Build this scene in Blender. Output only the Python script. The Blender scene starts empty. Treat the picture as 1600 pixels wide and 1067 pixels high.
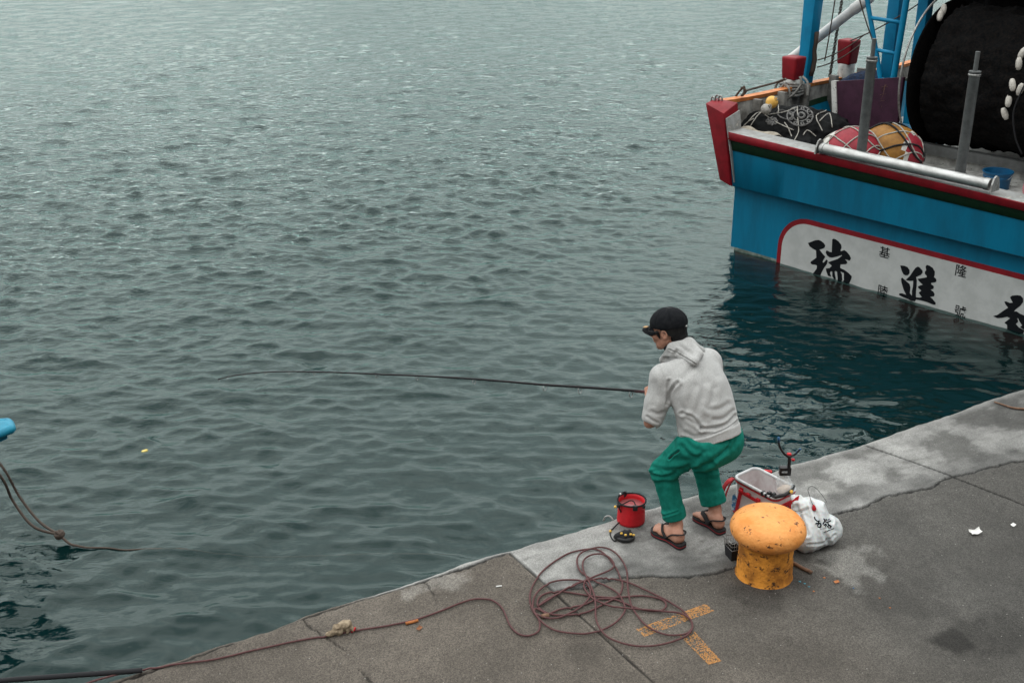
import bpy, bmesh, math, random
import numpy as np
from mathutils import Vector, Matrix
from mathutils.geometry import tessellate_polygon
from mathutils.bvhtree import BVHTree
random.seed(7); rng = np.random.default_rng(7)
scene = bpy.context.scene
COL = scene.collection
# ------------------------------------------------------------------ camera
FPX, PITCH, HCAM = 1850.0, math.radians(22.5), 3.8      # focal length in photo pixels, tilt, height over the quay
cd = bpy.data.cameras.new('camera'); cam = bpy.data.objects.new('camera', cd); COL.objects.link(cam)
cam.location = (0, 0, HCAM); cam.rotation_euler = (math.pi/2 - PITCH, 0, 0)
cd.sensor_width = 36; cd.lens = 36*FPX/1600; cd.clip_start = 0.1; cd.clip_end = 2000
scene.camera = cam
# ------------------------------------------------------------------ sky, sun, exposure
SUN_EL, SUN_AZ = math.radians(70), math.radians(-150)
w = bpy.data.worlds.new('World'); scene.world = w; w.use_nodes = True
nt = w.node_tree; nt.nodes.clear()
out = nt.nodes.new('ShaderNodeOutputWorld'); bg = nt.nodes.new('ShaderNodeBackground')
sky = nt.nodes.new('ShaderNodeTexSky'); sky.sky_type = 'NISHITA'; sky.sun_disc = False
sky.sun_elevation = SUN_EL; sky.sun_rotation = SUN_AZ; sky.air_density = 1.0; sky.dust_density = 4.0
bw = nt.nodes.new('ShaderNodeHueSaturation'); bw.inputs['Saturation'].default_value = 0.12
nt.links.new(sky.outputs[0], bw.inputs['Color'])
tc = nt.nodes.new('ShaderNodeTexCoord'); mp = nt.nodes.new('ShaderNodeMapping'); mp.inputs['Scale'].default_value = (1, 1, 2.6)
nz = nt.nodes.new('ShaderNodeTexNoise'); nz.inputs['Scale'].default_value = 2.6; nz.inputs['Detail'].default_value = 4; nz.inputs['Roughness'].default_value = 0.5
nt.links.new(tc.outputs['Generated'], mp.inputs[0]); nt.links.new(mp.outputs[0], nz.inputs['Vector'])
cr = nt.nodes.new('ShaderNodeValToRGB')                         # the cloud deck
cr.color_ramp.elements[0].position = 0.44; cr.color_ramp.elements[0].color = (7.0, 7.5, 7.45, 1)
cr.color_ramp.elements[1].position = 0.57; cr.color_ramp.elements[1].color = (11.0, 11.2, 11.0, 1)
nt.links.new(nz.outputs['Fac'], cr.inputs[0])
mx = nt.nodes.new('ShaderNodeMixRGB'); mx.inputs[0].default_value = 0.88
nt.links.new(bw.outputs[0], mx.inputs[1]); nt.links.new(cr.outputs[0], mx.inputs[2])
# the thin, bright part of the cloud deck low over the far shore
dt = nt.nodes.new('ShaderNodeVectorMath'); dt.operation = 'DOT_PRODUCT'; dt.inputs[1].default_value = (-0.20, 0.68, 0.70)
nt.links.new(tc.outputs['Generated'], dt.inputs[0])
gr = nt.nodes.new('ShaderNodeMapRange'); gr.interpolation_type = 'SMOOTHERSTEP'; gr.inputs[1].default_value = -0.75; gr.inputs[2].default_value = 1.0; gr.inputs[3].default_value = 0.26; gr.inputs[4].default_value = 1.95
nt.links.new(dt.outputs['Value'], gr.inputs[0])
gm_ = nt.nodes.new('ShaderNodeVectorMath'); gm_.operation = 'SCALE'; nt.links.new(mx.outputs[0], gm_.inputs[0]); nt.links.new(gr.outputs[0], gm_.inputs['Scale'])
sz = nt.nodes.new('ShaderNodeSeparateXYZ'); nt.links.new(tc.outputs['Generated'], sz.inputs[0])
hz = nt.nodes.new('ShaderNodeMapRange'); hz.inputs[1].default_value = 0.0; hz.inputs[2].default_value = 0.45; hz.inputs[3].default_value = 0.36; hz.inputs[4].default_value = 1.30
nt.links.new(sz.outputs[2], hz.inputs[0])
gm2 = nt.nodes.new('ShaderNodeVectorMath'); gm2.operation = 'SCALE'; nt.links.new(gm_.outputs[0], gm2.inputs[0]); nt.links.new(hz.outputs[0], gm2.inputs['Scale'])
nt.links.new(gm2.outputs[0], bg.inputs['Color']); bg.inputs['Strength'].default_value = 0.1
nt.links.new(bg.outputs[0], out.inputs[0])
sl = bpy.data.lights.new('sun', 'SUN'); sl.energy = 0.6; sl.angle = math.radians(60); sl.color = (1, 0.97, 0.93)
so = bpy.data.objects.new('sun', sl); COL.objects.link(so)
sd = Vector((math.sin(SUN_AZ)*math.cos(SUN_EL), math.cos(SUN_AZ)*math.cos(SUN_EL), math.sin(SUN_EL)))
so.rotation_euler = sd.to_track_quat('Z', 'Y').to_euler()
scene.view_settings.view_transform = 'Standard'; scene.view_settings.look = 'None'
scene.view_settings.exposure = 0.0; scene.view_settings.gamma = 1.0
scene.cycles.max_bounces = 8; scene.cycles.transparent_max_bounces = 12
scene.cycles.caustics_reflective = False; scene.cycles.caustics_refractive = False

# ------------------------------------------------------------------ measuring helpers
C0 = np.array([0, 0, HCAM]); CP, SP = math.cos(PITCH), math.sin(PITCH)
def ray(x, y):
    u = (x-800)/FPX; v = (533.5-y)/FPX
    return np.array([u, CP+v*SP, -SP+v*CP])
def g(x, y, z=0.0):                                   # where the sight line meets a level
    d = ray(x, y); return C0 + d*((z-HCAM)/d[2])
def pr(P):
    P = np.asarray(P, float); dz = P[..., 2]-HCAM
    d = P[..., 1]*CP-dz*SP; v = P[..., 1]*SP+dz*CP
    return np.stack([800+FPX*P[..., 0]/d, 533.5-FPX*v/d], -1)
BO = np.array([2.895, 14.716, -1.0]); BA = math.radians(-48.196)
BU = np.array([math.cos(BA), math.sin(BA), 0]); BV = np.array([-math.sin(BA), math.cos(BA), 0])
def B(u, v, w): return BO + BU*u + BV*v + np.array([0, 0, w])      # boat coordinates: along the transom, forward, up from the water
def Bn(a):
    a = np.asarray(a, float); return BO + a[:, :1]*BU + a[:, 1:2]*BV + a[:, 2:3]*np.array([0, 0, 1.0])
def onv(x, y, v):
    d = ray(x, y); t = ((BO-C0)@BV+v)/(d@BV); P = C0+d*t
    return (P-BO)@BU, P[2]+1

# ------------------------------------------------------------------ noise
def _h(ix, iy, iz, s):
    n = (ix*374761393 + iy*668265263 + iz*2147483647 + s*974711) & 0x7fffffff
    n = ((n ^ (n >> 13))*1274126177) & 0x7fffffff
    return ((n ^ (n >> 16)) & 0xffff)/65535.0
def vnoise(P, sc=1.0, s=0):
    P = np.asarray(P, float)*sc
    i = np.floor(P).astype(np.int64); f = P-i; f = f*f*(3-2*f); r = 0
    for a in (0, 1):
        for b in (0, 1):
            for c in (0, 1):
                wgt = (f[..., 0] if a else 1-f[..., 0])*(f[..., 1] if b else 1-f[..., 1])*(f[..., 2] if c else 1-f[..., 2])
                r = r + wgt*_h(i[..., 0]+a, i[..., 1]+b, i[..., 2]+c, s)
    return r
def fbm(P, sc=1.0, o=4, s=0):
    r = 0; a = 0.5; t = 0
    for k in range(o):
        r = r + a*vnoise(P, sc*2**k, s+k*17); t += a; a *= 0.5
    return r/t
def sstep(a, b, x):
    t = np.clip((x-a)/(b-a), 0, 1); return t*t*(3-2*t)
def segdist(P, poly):
    P = np.asarray(P, float); poly = np.asarray(poly, float); best = np.full(len(P), 1e9)
    for a, b in zip(poly[:-1], poly[1:]):
        ab = b-a; t = np.clip(((P-a)@ab)/max(ab@ab, 1e-12), 0, 1)
        best = np.minimum(best, np.linalg.norm(P-a-t[:, None]*ab, axis=1))
    return best

# ------------------------------------------------------------------ materials
def mat(name, c1, c2=None, scale=8.0, rough=0.6, bump=0.0, bscale=None, metal=0.0, lo=0.4, hi=0.62, c3=None, s3=30.0, t3=0.62, detail=6, attr=None, stretch=None, spec=0.3, sheen=0, rvar=0.12):
    m = bpy.data.materials.new(name); m.use_nodes = True; n = m.node_tree.nodes; L = m.node_tree.links
    b = n['Principled BSDF']; b.inputs['Roughness'].default_value = rough; b.inputs['Metallic'].default_value = metal
    b.inputs['Specular IOR Level'].default_value = spec
    if sheen: b.inputs['Sheen Weight'].default_value = sheen
    b.inputs['Base Color'].default_value = (*c1, 1)
    t = n.new('ShaderNodeTexCoord'); vec = t.outputs['Object']
    if stretch:
        mpn = n.new('ShaderNodeMapping'); mpn.inputs['Scale'].default_value = stretch; L.new(vec, mpn.inputs[0]); vec = mpn.outputs[0]
    col = None
    if attr:
        a = n.new('ShaderNodeAttribute'); a.attribute_name = attr; col = a.outputs['Color']
    if c2 is not None:
        z = n.new('ShaderNodeTexNoise'); z.inputs['Scale'].default_value = scale; z.inputs['Detail'].default_value = detail; z.inputs['Roughness'].default_value = 0.65
        L.new(vec, z.inputs['Vector'])
        r = n.new('ShaderNodeMapRange'); r.inputs[1].default_value = lo; r.inputs[2].default_value = hi; L.new(z.outputs['Fac'], r.inputs[0])
        x = n.new('ShaderNodeMixRGB'); L.new(r.outputs[0], x.inputs[0]); x.inputs[1].default_value = (*c1, 1); x.inputs[2].default_value = (*c2, 1)
        if attr: x.blend_type = 'MULTIPLY'; L.new(col, x.inputs[1])
        col = x.outputs[0]
        rr = n.new('ShaderNodeMapRange'); rr.inputs[3].default_value = max(0.02, rough-rvar); rr.inputs[4].default_value = min(1, rough+rvar)
        L.new(z.outputs['Fac'], rr.inputs[0]); L.new(rr.outputs[0], b.inputs['Roughness'])
    if c3 is not None:
        z3 = n.new('ShaderNodeTexNoise'); z3.inputs['Scale'].default_value = s3; z3.inputs['Detail'].default_value = 8; z3.inputs['Roughness'].default_value = 0.7
        L.new(vec, z3.inputs['Vector'])
        r3 = n.new('ShaderNodeMapRange'); r3.inputs[1].default_value = t3; r3.inputs[2].default_value = t3+0.04; L.new(z3.outputs['Fac'], r3.inputs[0])
        x3 = n.new('ShaderNodeMixRGB'); L.new(r3.outputs[0], x3.inputs[0]); x3.inputs[2].default_value = (*c3, 1)
        if col is not None: L.new(col, x3.inputs[1])
        else: x3.inputs[1].default_value = (*c1, 1)
        col = x3.outputs[0]
    if col is not None: L.new(col, b.inputs['Base Color'])
    if bump:
        zb = n.new('ShaderNodeTexNoise'); zb.inputs['Scale'].default_value = bscale or scale*3; zb.inputs['Detail'].default_value = 5
        L.new(vec, zb.inputs['Vector'])
        bp = n.new('ShaderNodeBump'); bp.inputs['Strength'].default_value = 1.0; bp.inputs['Distance'].default_value = bump
        L.new(zb.outputs['Fac'], bp.inputs['Height']); L.new(bp.outputs[0], b.inputs['Normal'])
    return m
M = {}
M['hoodie'] = mat('heather_fleece', (0.345, 0.342, 0.335), (0.475, 0.47, 0.46), 170, 0.92, 0.0015, 300, lo=0.42, hi=0.58, stretch=(1, 1, 2.2), spec=0.15, sheen=0.15)
M['pants'] = mat('green_cotton', (0.005, 0.140, 0.104), (0.010, 0.185, 0.142), 26, 0.88, 0.0007, 500, spec=0.12)
M['skin'] = mat('skin', (0.38, 0.185, 0.125), (0.46, 0.235, 0.165), 22, 0.52, 0.0004, 220)
M['hair'] = mat('black_hair', (0.004, 0.004, 0.005), (0.011, 0.0105, 0.0105), 60, 0.5, 0.002, 130, stretch=(1, 1, .25), spec=.25)
M['cap'] = mat('black_canvas', (0.007, 0.008, 0.010), (0.013, 0.014, 0.016), 40, 0.9, 0.0006, 400, spec=0.12)
M['black_plastic'] = mat('black_plastic', (0.012, 0.012, 0.013), (0.02, 0.02, 0.021), 30, 0.4)
M['black_cord'] = mat('black_cord', (0.010, 0.010, 0.012), (0.022, 0.022, 0.024), 200, 0.85, 0.001, 400)
M['tan_label'] = mat('tan_label', (0.62, 0.38, 0.17), (0.35, 0.2, 0.08), 90, 0.6)
M['white_tag'] = mat('white_tag', (0.75, 0.75, 0.72))
M['navy'] = mat('dark_collar', (0.008, 0.012, 0.016), (0.016, 0.022, 0.028), 60, 0.9)
M['foam'] = mat('sandal_foam', (0.014, 0.013, 0.014), (0.028, 0.026, 0.027), 60, 0.75, 0.0004, 300)
M['foam_red'] = mat('sandal_red', (0.34, 0.022, 0.032), (0.25, 0.018, 0.025), 60, 0.7)
M['lens'] = mat('spectacle_lens', (0.25, 0.29, 0.3), rough=0.05)
M['bollard'] = mat('bollard_paint', (0.80, 0.34, 0.098), (0.68, 0.25, 0.055), 7, 0.55, 0.005, 46, c3=(0.08, 0.036, 0.018), s3=20, t3=0.585)
M['bollard_body'] = mat('bollard_worn_paint', (0.76, 0.30, 0.042), (0.34, 0.125, 0.02), 7, 0.66, 0.006, 50, lo=0.42, hi=0.60, c3=(0.075, 0.034, 0.015), s3=23, t3=0.555)
M['red_pvc'] = mat('red_canvas', (0.58, 0.018, 0.026), (0.46, 0.014, 0.02), 14, 0.5, 0.0015, 60)
M['red_dark'] = mat('red_strap', (0.45, 0.015, 0.022), (0.28, 0.012, 0.016), 30, 0.6)
M['pink_water'] = mat('bucket_water', (0.34, 0.11, 0.115), (0.42, 0.16, 0.16), 12, 0.08)
M['yellow'] = mat('yellow_bead', (0.78, 0.5, 0.1), (0.7, 0.4, 0.06), 90, 0.5)
M['eva_white'] = mat('white_eva', (0.74, 0.71, 0.70), (0.62, 0.56, 0.555), 9, 0.55, 0.002, 40, c3=(0.36, 0.08, 0.08), s3=11, t3=0.66)
M['eva_in'] = mat('stained_white_eva', (0.60, 0.56, 0.555), (0.46, 0.37, 0.37), 7, 0.5, 0.002, 30, c3=(0.33, 0.15, 0.14), s3=22, t3=0.64)
M['rim'] = mat('grey_rim', (0.58, 0.58, 0.585), (0.45, 0.45, 0.455), 20, 0.4)
M['blue_print'] = mat('blue_print', (0.03, 0.17, 0.36), (0.45, 0.55, 0.6), 40, 0.5, lo=0.5, hi=0.56)
M['blue_tip'] = mat('blue_rubber', (0.02, 0.10, 0.22), (0.015, 0.06, 0.14), 50, 0.6)
M['bait'] = mat('bait', (0.55, 0.4, 0.3), (0.7, 0.6, 0.52), 40, 0.6)
M['stick'] = mat('brown_wood', (0.12, 0.065, 0.04), (0.2, 0.115, 0.075), 30, 0.8, 0.001, 90, stretch=(1, 1, 1))
M['paper'] = mat('paper', (0.72, 0.71, 0.68), (0.58, 0.57, 0.55), 30, 0.8)
M['ink'] = mat('black_ink', (0.006, 0.007, 0.009), rough=0.8, spec=0.12)
M['glove'] = mat('dirty_cotton', (0.33, 0.26, 0.18), (0.16, 0.12, 0.08), 30, 0.95, 0.002, 160)
M['rope_red'] = mat('maroon_rope', (0.080, 0.030, 0.032), (0.115, 0.052, 0.050), 70, 0.75, 0.002, 420, c3=(0.07, 0.02, 0.025), s3=300, t3=0.6)
M['rope_brown'] = mat('wet_brown_rope', (0.055, 0.040, 0.032), (0.085, 0.064, 0.05), 90, 0.75, 0.003, 240)
M['rope_white'] = mat('white_cord', (0.42, 0.40, 0.36), (0.26, 0.245, 0.22), 40, 0.9, 0.002, 200)
M['orange_tape'] = mat('orange_tape', (0.42, 0.15, 0.04), (0.28, 0.09, 0.03), 60, 0.6)
M['hull_blue'] = mat('hull_blue', (0.001, 0.155, 0.275), (0.002, 0.100, 0.178), 3.2, 0.5, 0.002, 25, lo=0.40, hi=0.72, stretch=(1, 1, .22), c3=(0.06, 0.24, 0.36), s3=5, t3=0.74, spec=.25)
M['mast_blue'] = mat('mast_blue', (0.001, 0.215, 0.40), (0.001, 0.17, 0.33), 5, 0.5, 0.001, 60, c3=(0.10, 0.06, 0.04), s3=9, t3=0.75)
M['hull_red'] = mat('trim_red', (0.24, 0.006, 0.014), (0.17, 0.005, 0.010), 6, 0.55, 0.001, 50, c3=(0.2, 0.06, 0.05), s3=18, t3=0.72)
M['hull_green'] = mat('trim_green', (0.005, 0.028, 0.010), (0.004, 0.020, 0.008), 6, 0.6, 0.001, 50, spec=.25)
M['hull_white'] = mat('name_panel_white', (0.50, 0.51, 0.50), (0.43, 0.44, 0.43), 5, 0.5, 0.001, 40, c3=(0.42, 0.44, 0.42), s3=14, t3=0.68)
M['antifoul'] = mat('antifouling_red', (0.50, 0.07, 0.055), (0.36, 0.065, 0.05), 4, 0.8)
M['slime'] = mat('waterline_slime', (0.10, 0.13, 0.11), (0.2, 0.24, 0.22), 14, 0.5)
M['cap_grey'] = mat('worn_grey', (0.33, 0.335, 0.33), (0.22, 0.215, 0.205), 9, 0.55, 0.002, 40, c3=(0.5, 0.47, 0.42), s3=9, t3=0.6)
M['bulwark_in'] = mat('dirty_bulwark', (0.23, 0.225, 0.21), (0.07, 0.066, 0.06), 4, 0.75, 0.002, 30, lo=0.4, hi=0.6)
M['deck'] = mat('dirty_white_deck', (0.50, 0.50, 0.48), (0.28, 0.275, 0.26), 8, 0.65, 0.003, 30, c3=(0.09, 0.085, 0.075), s3=12, t3=0.62)
M['orange_rail'] = mat('orange_rail', (0.68, 0.24, 0.06), (0.45, 0.15, 0.05), 8, 0.55, 0.001, 40)
M['steel'] = mat('roller_steel', (0.52, 0.52, 0.51), (0.36, 0.355, 0.345), 5, 0.38, 0.0006, 60, metal=0.85, c3=(0.2, 0.15, 0.11), s3=16, t3=0.7, stretch=(1, 1, 3))
M['pipe'] = mat('grey_pipe', (0.14, 0.145, 0.145), (0.095, 0.1, 0.1), 10, 0.5, 0.001, 60, metal=0.3)
M['galv'] = mat('galvanised', (0.36, 0.36, 0.35), (0.2, 0.19, 0.18), 30, 0.45, metal=0.7)
M['beam'] = mat('dark_grey_beam', (0.12, 0.125, 0.125), (0.08, 0.082, 0.08), 6, 0.55, 0.001, 40)
M['boom'] = mat('white_boom', (0.80, 0.79, 0.77), (0.62, 0.61, 0.59), 7, 0.5, 0.001, 40, c3=(0.22, 0.11, 0.06), s3=9, t3=0.68)
M['chain'] = mat('rusty_chain', (0.09, 0.075, 0.065), (0.05, 0.04, 0.035), 40, 0.7, metal=0.4)
M['netblack'] = mat('black_net', (0.004, 0.0045, 0.005), (0.010, 0.0085, 0.008), 30, 0.95, 0.012, 45, spec=0.03)
M['tarp'] = mat('black_tarp', (0.005, 0.0053, 0.006), (0.012, 0.0125, 0.013), 7, 0.75, 0.004, 26, spec=0.06)
M['print'] = mat('faded_print', (0.20, 0.195, 0.19), (0.05, 0.05, 0.05), 45, 0.8, spec=.2)
M['purple'] = mat('purple_board', (0.040, 0.012, 0.028), (0.028, 0.009, 0.020), 6, 0.75, 0.002, 40, spec=.2)
M['maroon'] = mat('maroon_board', (0.075, 0.014, 0.018), (0.05, 0.011, 0.014), 6, 0.65, 0.002, 40)
M['worn_white'] = mat('chipped_white', (0.52, 0.52, 0.5), (0.4, 0.4, 0.38), 9, 0.7, c3=(0.05, 0.05, 0.05), s3=14, t3=0.58)
M['ball_red'] = mat('fender_red', (0.30, 0.022, 0.036), (0.22, 0.018, 0.03), 9, 0.5, 0.002, 30)
M['ball_ochre'] = mat('fender_ochre', (0.30, 0.14, 0.024), (0.20, 0.088, 0.016), 7, 0.55, 0.002, 30)
M['ball_white'] = mat('fender_white', (0.62, 0.61, 0.57), (0.45, 0.44, 0.4), 14, 0.6, 0.002, 30)
M['float_white'] = mat('net_float', (0.58, 0.55, 0.5), (0.42, 0.39, 0.35), 40, 0.6)
M['float_yellow'] = mat('yellow_float', (0.78, 0.46, 0.11), (0.62, 0.34, 0.07), 18, 0.55)
M['float_grey'] = mat('grey_float', (0.40, 0.385, 0.36), (0.25, 0.24, 0.22), 30, 0.7)
M['bucket_blue'] = mat('blue_bucket', (0.006, 0.085, 0.19), (0.005, 0.065, 0.15), 8, 0.4)
M['canvas_olive'] = mat('olive_canvas', (0.10, 0.095, 0.075), (0.06, 0.058, 0.048), 8, 0.9, 0.004, 30)
M['net_blue'] = mat('dark_blue_net', (0.008, 0.03, 0.085), (0.012, 0.012, 0.02), 25, 0.9, 0.01, 60)
M['cabin'] = mat('cabin_paint', (0.45, 0.47, 0.47), (0.32, 0.33, 0.33), 3, 0.5)
M['glass'] = mat('dark_glass', (0.01, 0.013, 0.015), rough=0.06)
M['cyan'] = mat('cyan_paint', (0.015, 0.24, 0.36), (0.012, 0.18, 0.28), 6, 0.45, 0.001, 40, c3=(0.12, 0.1, 0.09), s3=18, t3=0.7)

# ------------------------------------------------------------------ mesh helpers
class MB:
    def __init__(s): s.v = []; s.f = []; s.n = 0
    def add(s, v, f):
        v = np.asarray(v, float); s.v.append(v); s.f += [tuple(int(i)+s.n for i in q) for q in f]; s.n += len(v); return s
    def get(s): return np.concatenate(s.v), s.f
LOC = {}
def mk(name, vf, m, parent=None, smooth=True, loc=None, mats=None, mi=None, label=None, sharp=None):
    if isinstance(vf, MB): vf = vf.get()
    v, f = vf; v = np.asarray(v, float)
    base = LOC[parent.name] if parent else np.zeros(3)
    if not parent: base = np.asarray(loc if loc is not None else (0, 0, 0), float)
    me = bpy.data.meshes.new(name)
    me.from_pydata((v-base).tolist(), [], [tuple(q) for q in f]); me.update()
    o = bpy.data.objects.new(name, me); COL.objects.link(o)
    for q in (mats or [m]): me.materials.append(q)
    if mi is not None: me.polygons.foreach_set('material_index', np.asarray(mi, np.int32))
    me.polygons.foreach_set('use_smooth', np.full(len(me.polygons), smooth))
    if sharp: me.set_sharp_from_angle(angle=math.radians(sharp))
    if parent: o.parent = parent
    else: o.location = base
    LOC[o.name] = base
    if label: o['label'] = label
    return o
def tag(o, label, cat, group=None):
    o['label'] = label; o['category'] = cat
    if group: o['group'] = group
    return o
def thing(name, label, cat, loc, group=None):
    o = bpy.data.objects.new(name, None); COL.objects.link(o); o.empty_display_size = 0.1
    o.location = [float(q) for q in loc]; LOC[o.name] = np.asarray(loc, float)
    return tag(o, label, cat, group)
def struct(o): o['kind'] = 'structure'; return o
def catmull(pts, n=8, closed=False):
    P = np.asarray(pts, float); N = len(P); out = []
    rngs = range(N if closed else N-1)
    for i in rngs:
        if closed: a, b, c, d = P[(i-1) % N], P[i], P[(i+1) % N], P[(i+2) % N]
        else: a, b, c, d = P[max(i-1, 0)], P[i], P[i+1], P[min(i+2, N-1)]
        for t in np.linspace(0, 1, n, endpoint=False):
            out.append(0.5*((2*b)+(-a+c)*t+(2*a-5*b+4*c-d)*t*t+(-a+3*b-3*c+d)*t**3))
    if not closed: out.append(P[-1])
    return np.array(out)
def tube(pts, r, n=8, closed=False, cap=True, flat=1.0):
    P = np.asarray(pts, float); N = len(P); r = np.broadcast_to(np.asarray(r, float), (N,))
    T = np.roll(P, -1, 0)-np.roll(P, 1, 0) if closed else np.gradient(P, axis=0)
    T /= np.linalg.norm(T, axis=1)[:, None]+1e-12
    up = np.array([0, 0, 1.0]) if abs(T[0, 2]) < 0.9 else np.array([1.0, 0, 0])
    vs = []; a = up-T[0]*(up@T[0]); a /= np.linalg.norm(a)
    th = np.linspace(0, 2*math.pi, n, endpoint=False)
    for i in range(N):
        a = a-T[i]*(a@T[i]); a /= np.linalg.norm(a)+1e-12; b = np.cross(T[i], a)
        vs.append(P[i]+r[i]*(np.cos(th)[:, None]*a*flat+np.sin(th)[:, None]*b))
    v = np.concatenate(vs); f = []
    for i in range(N if closed else N-1):
        j = (i+1) % N
        for k in range(n):
            l = (k+1) % n; f.append((i*n+k, i*n+l, j*n+l, j*n+k))
    if not closed and cap: f.append(tuple(range(n))[::-1]); f.append(tuple((N-1)*n+k for k in range(n)))
    return v, f
def lathe(prof, c=(0, 0, 0), n=48, axis=None, wob=0.0):
    """prof: (radius, height) list from bottom to top, revolved round the vertical (or a given axis)"""
    prof = np.asarray(prof, float); th = np.linspace(0, 2*math.pi, n, endpoint=False)
    if axis is None: X, Y, Zx = np.eye(3)
    else:
        Zx = np.asarray(axis, float); Zx /= np.linalg.norm(Zx)
        X = np.cross(Zx, [0, 0, 1.0] if abs(Zx[2]) < .9 else [1.0, 0, 0]); X /= np.linalg.norm(X); Y = np.cross(Zx, X)
    v = []
    for r, h in prof: v.append(np.asarray(c)+r*(np.cos(th)[:, None]*X+np.sin(th)[:, None]*Y)+h*Zx)
    v = np.concatenate(v); f = []
    for i in range(len(prof)-1):
        for k in range(n):
            l = (k+1) % n; f.append((i*n+k, i*n+l, (i+1)*n+l, (i+1)*n+k))
    if prof[0][0] > 1e-6: f.append(tuple(range(n))[::-1])
    if prof[-1][0] > 1e-6: f.append(tuple((len(prof)-1)*n+k for k in range(n)))
    return v, f
def bevel_mesh(v, f, w, seg=2):
    bm = bmesh.new(); vv = [bm.verts.new(tuple(map(float, p))) for p in v]
    for q in f: bm.faces.new([vv[i] for i in q])
    bmesh.ops.recalc_face_normals(bm, faces=bm.faces)
    if w > 0: bmesh.ops.bevel(bm, geom=list(bm.edges), offset=w, segments=seg, affect='EDGES', profile=0.6)
    bm.verts.index_update()
    r = np.array([p.co[:] for p in bm.verts]), [tuple(x.index for x in q.verts) for q in bm.faces]
    bm.free(); return r
HEXF = [(0, 3, 2, 1), (4, 5, 6, 7), (0, 1, 5, 4), (1, 2, 6, 5), (2, 3, 7, 6), (3, 0, 4, 7)]
def hexa(p8, w=0.005, seg=2): return bevel_mesh(p8, HEXF, w, seg)
def rbox(c, X, Y, Zx, s, w=0.005, seg=2):
    c = np.asarray(c, float); X, Y, Zx = [np.asarray(q, float) for q in (X, Y, Zx)]
    p = [c+X*s[0]/2*a+Y*s[1]/2*b+Zx*s[2]/2*d for d in (-1, 1) for a, b in ((-1, -1), (1, -1), (1, 1), (-1, 1))]
    return hexa(p, w, seg)
EX, EY, EZ = np.eye(3)
def ball(c, r, n=16, axes=None):
    th = np.linspace(0, math.pi, n//2+1); r = np.broadcast_to(np.asarray(r, float), (3,)); A = np.eye(3) if axes is None else np.asarray(axes)
    v, f = lathe([(max(math.sin(t), 0), -math.cos(t)) for t in th], n=n)
    return np.asarray(c)+(v*r)@A, f
def poly_sheet(pts2, place, thick=None):
    """a flat outline filled and placed by place(a, b)"""
    P = [Vector((a, b, 0)) for a, b in pts2]
    tri = tessellate_polygon([P]); return np.array([place(a, b) for a, b in pts2]), [tuple(t) for t in tri]
def extrude_poly(pts2, place, n):
    v, t = poly_sheet(pts2, place); k = len(v); n = np.asarray(n, float)
    f = [tuple(q) for q in t]+[tuple(i+k for i in q[::-1]) for q in t]+[(i, (i+1) % k, (i+1) % k+k, i+k) for i in range(k)]
    vv = np.concatenate([v+n, v])
    bm = bmesh.new(); b = [bm.verts.new(tuple(map(float, p))) for p in vv]
    for q in f:
        try: bm.faces.new([b[i] for i in q])
        except ValueError: pass
    bmesh.ops.recalc_face_normals(bm, faces=bm.faces); bm.verts.index_update()
    r = np.array([p.co[:] for p in bm.verts]), [tuple(x.index for x in q.verts) for q in bm.faces]; bm.free(); return r
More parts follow.
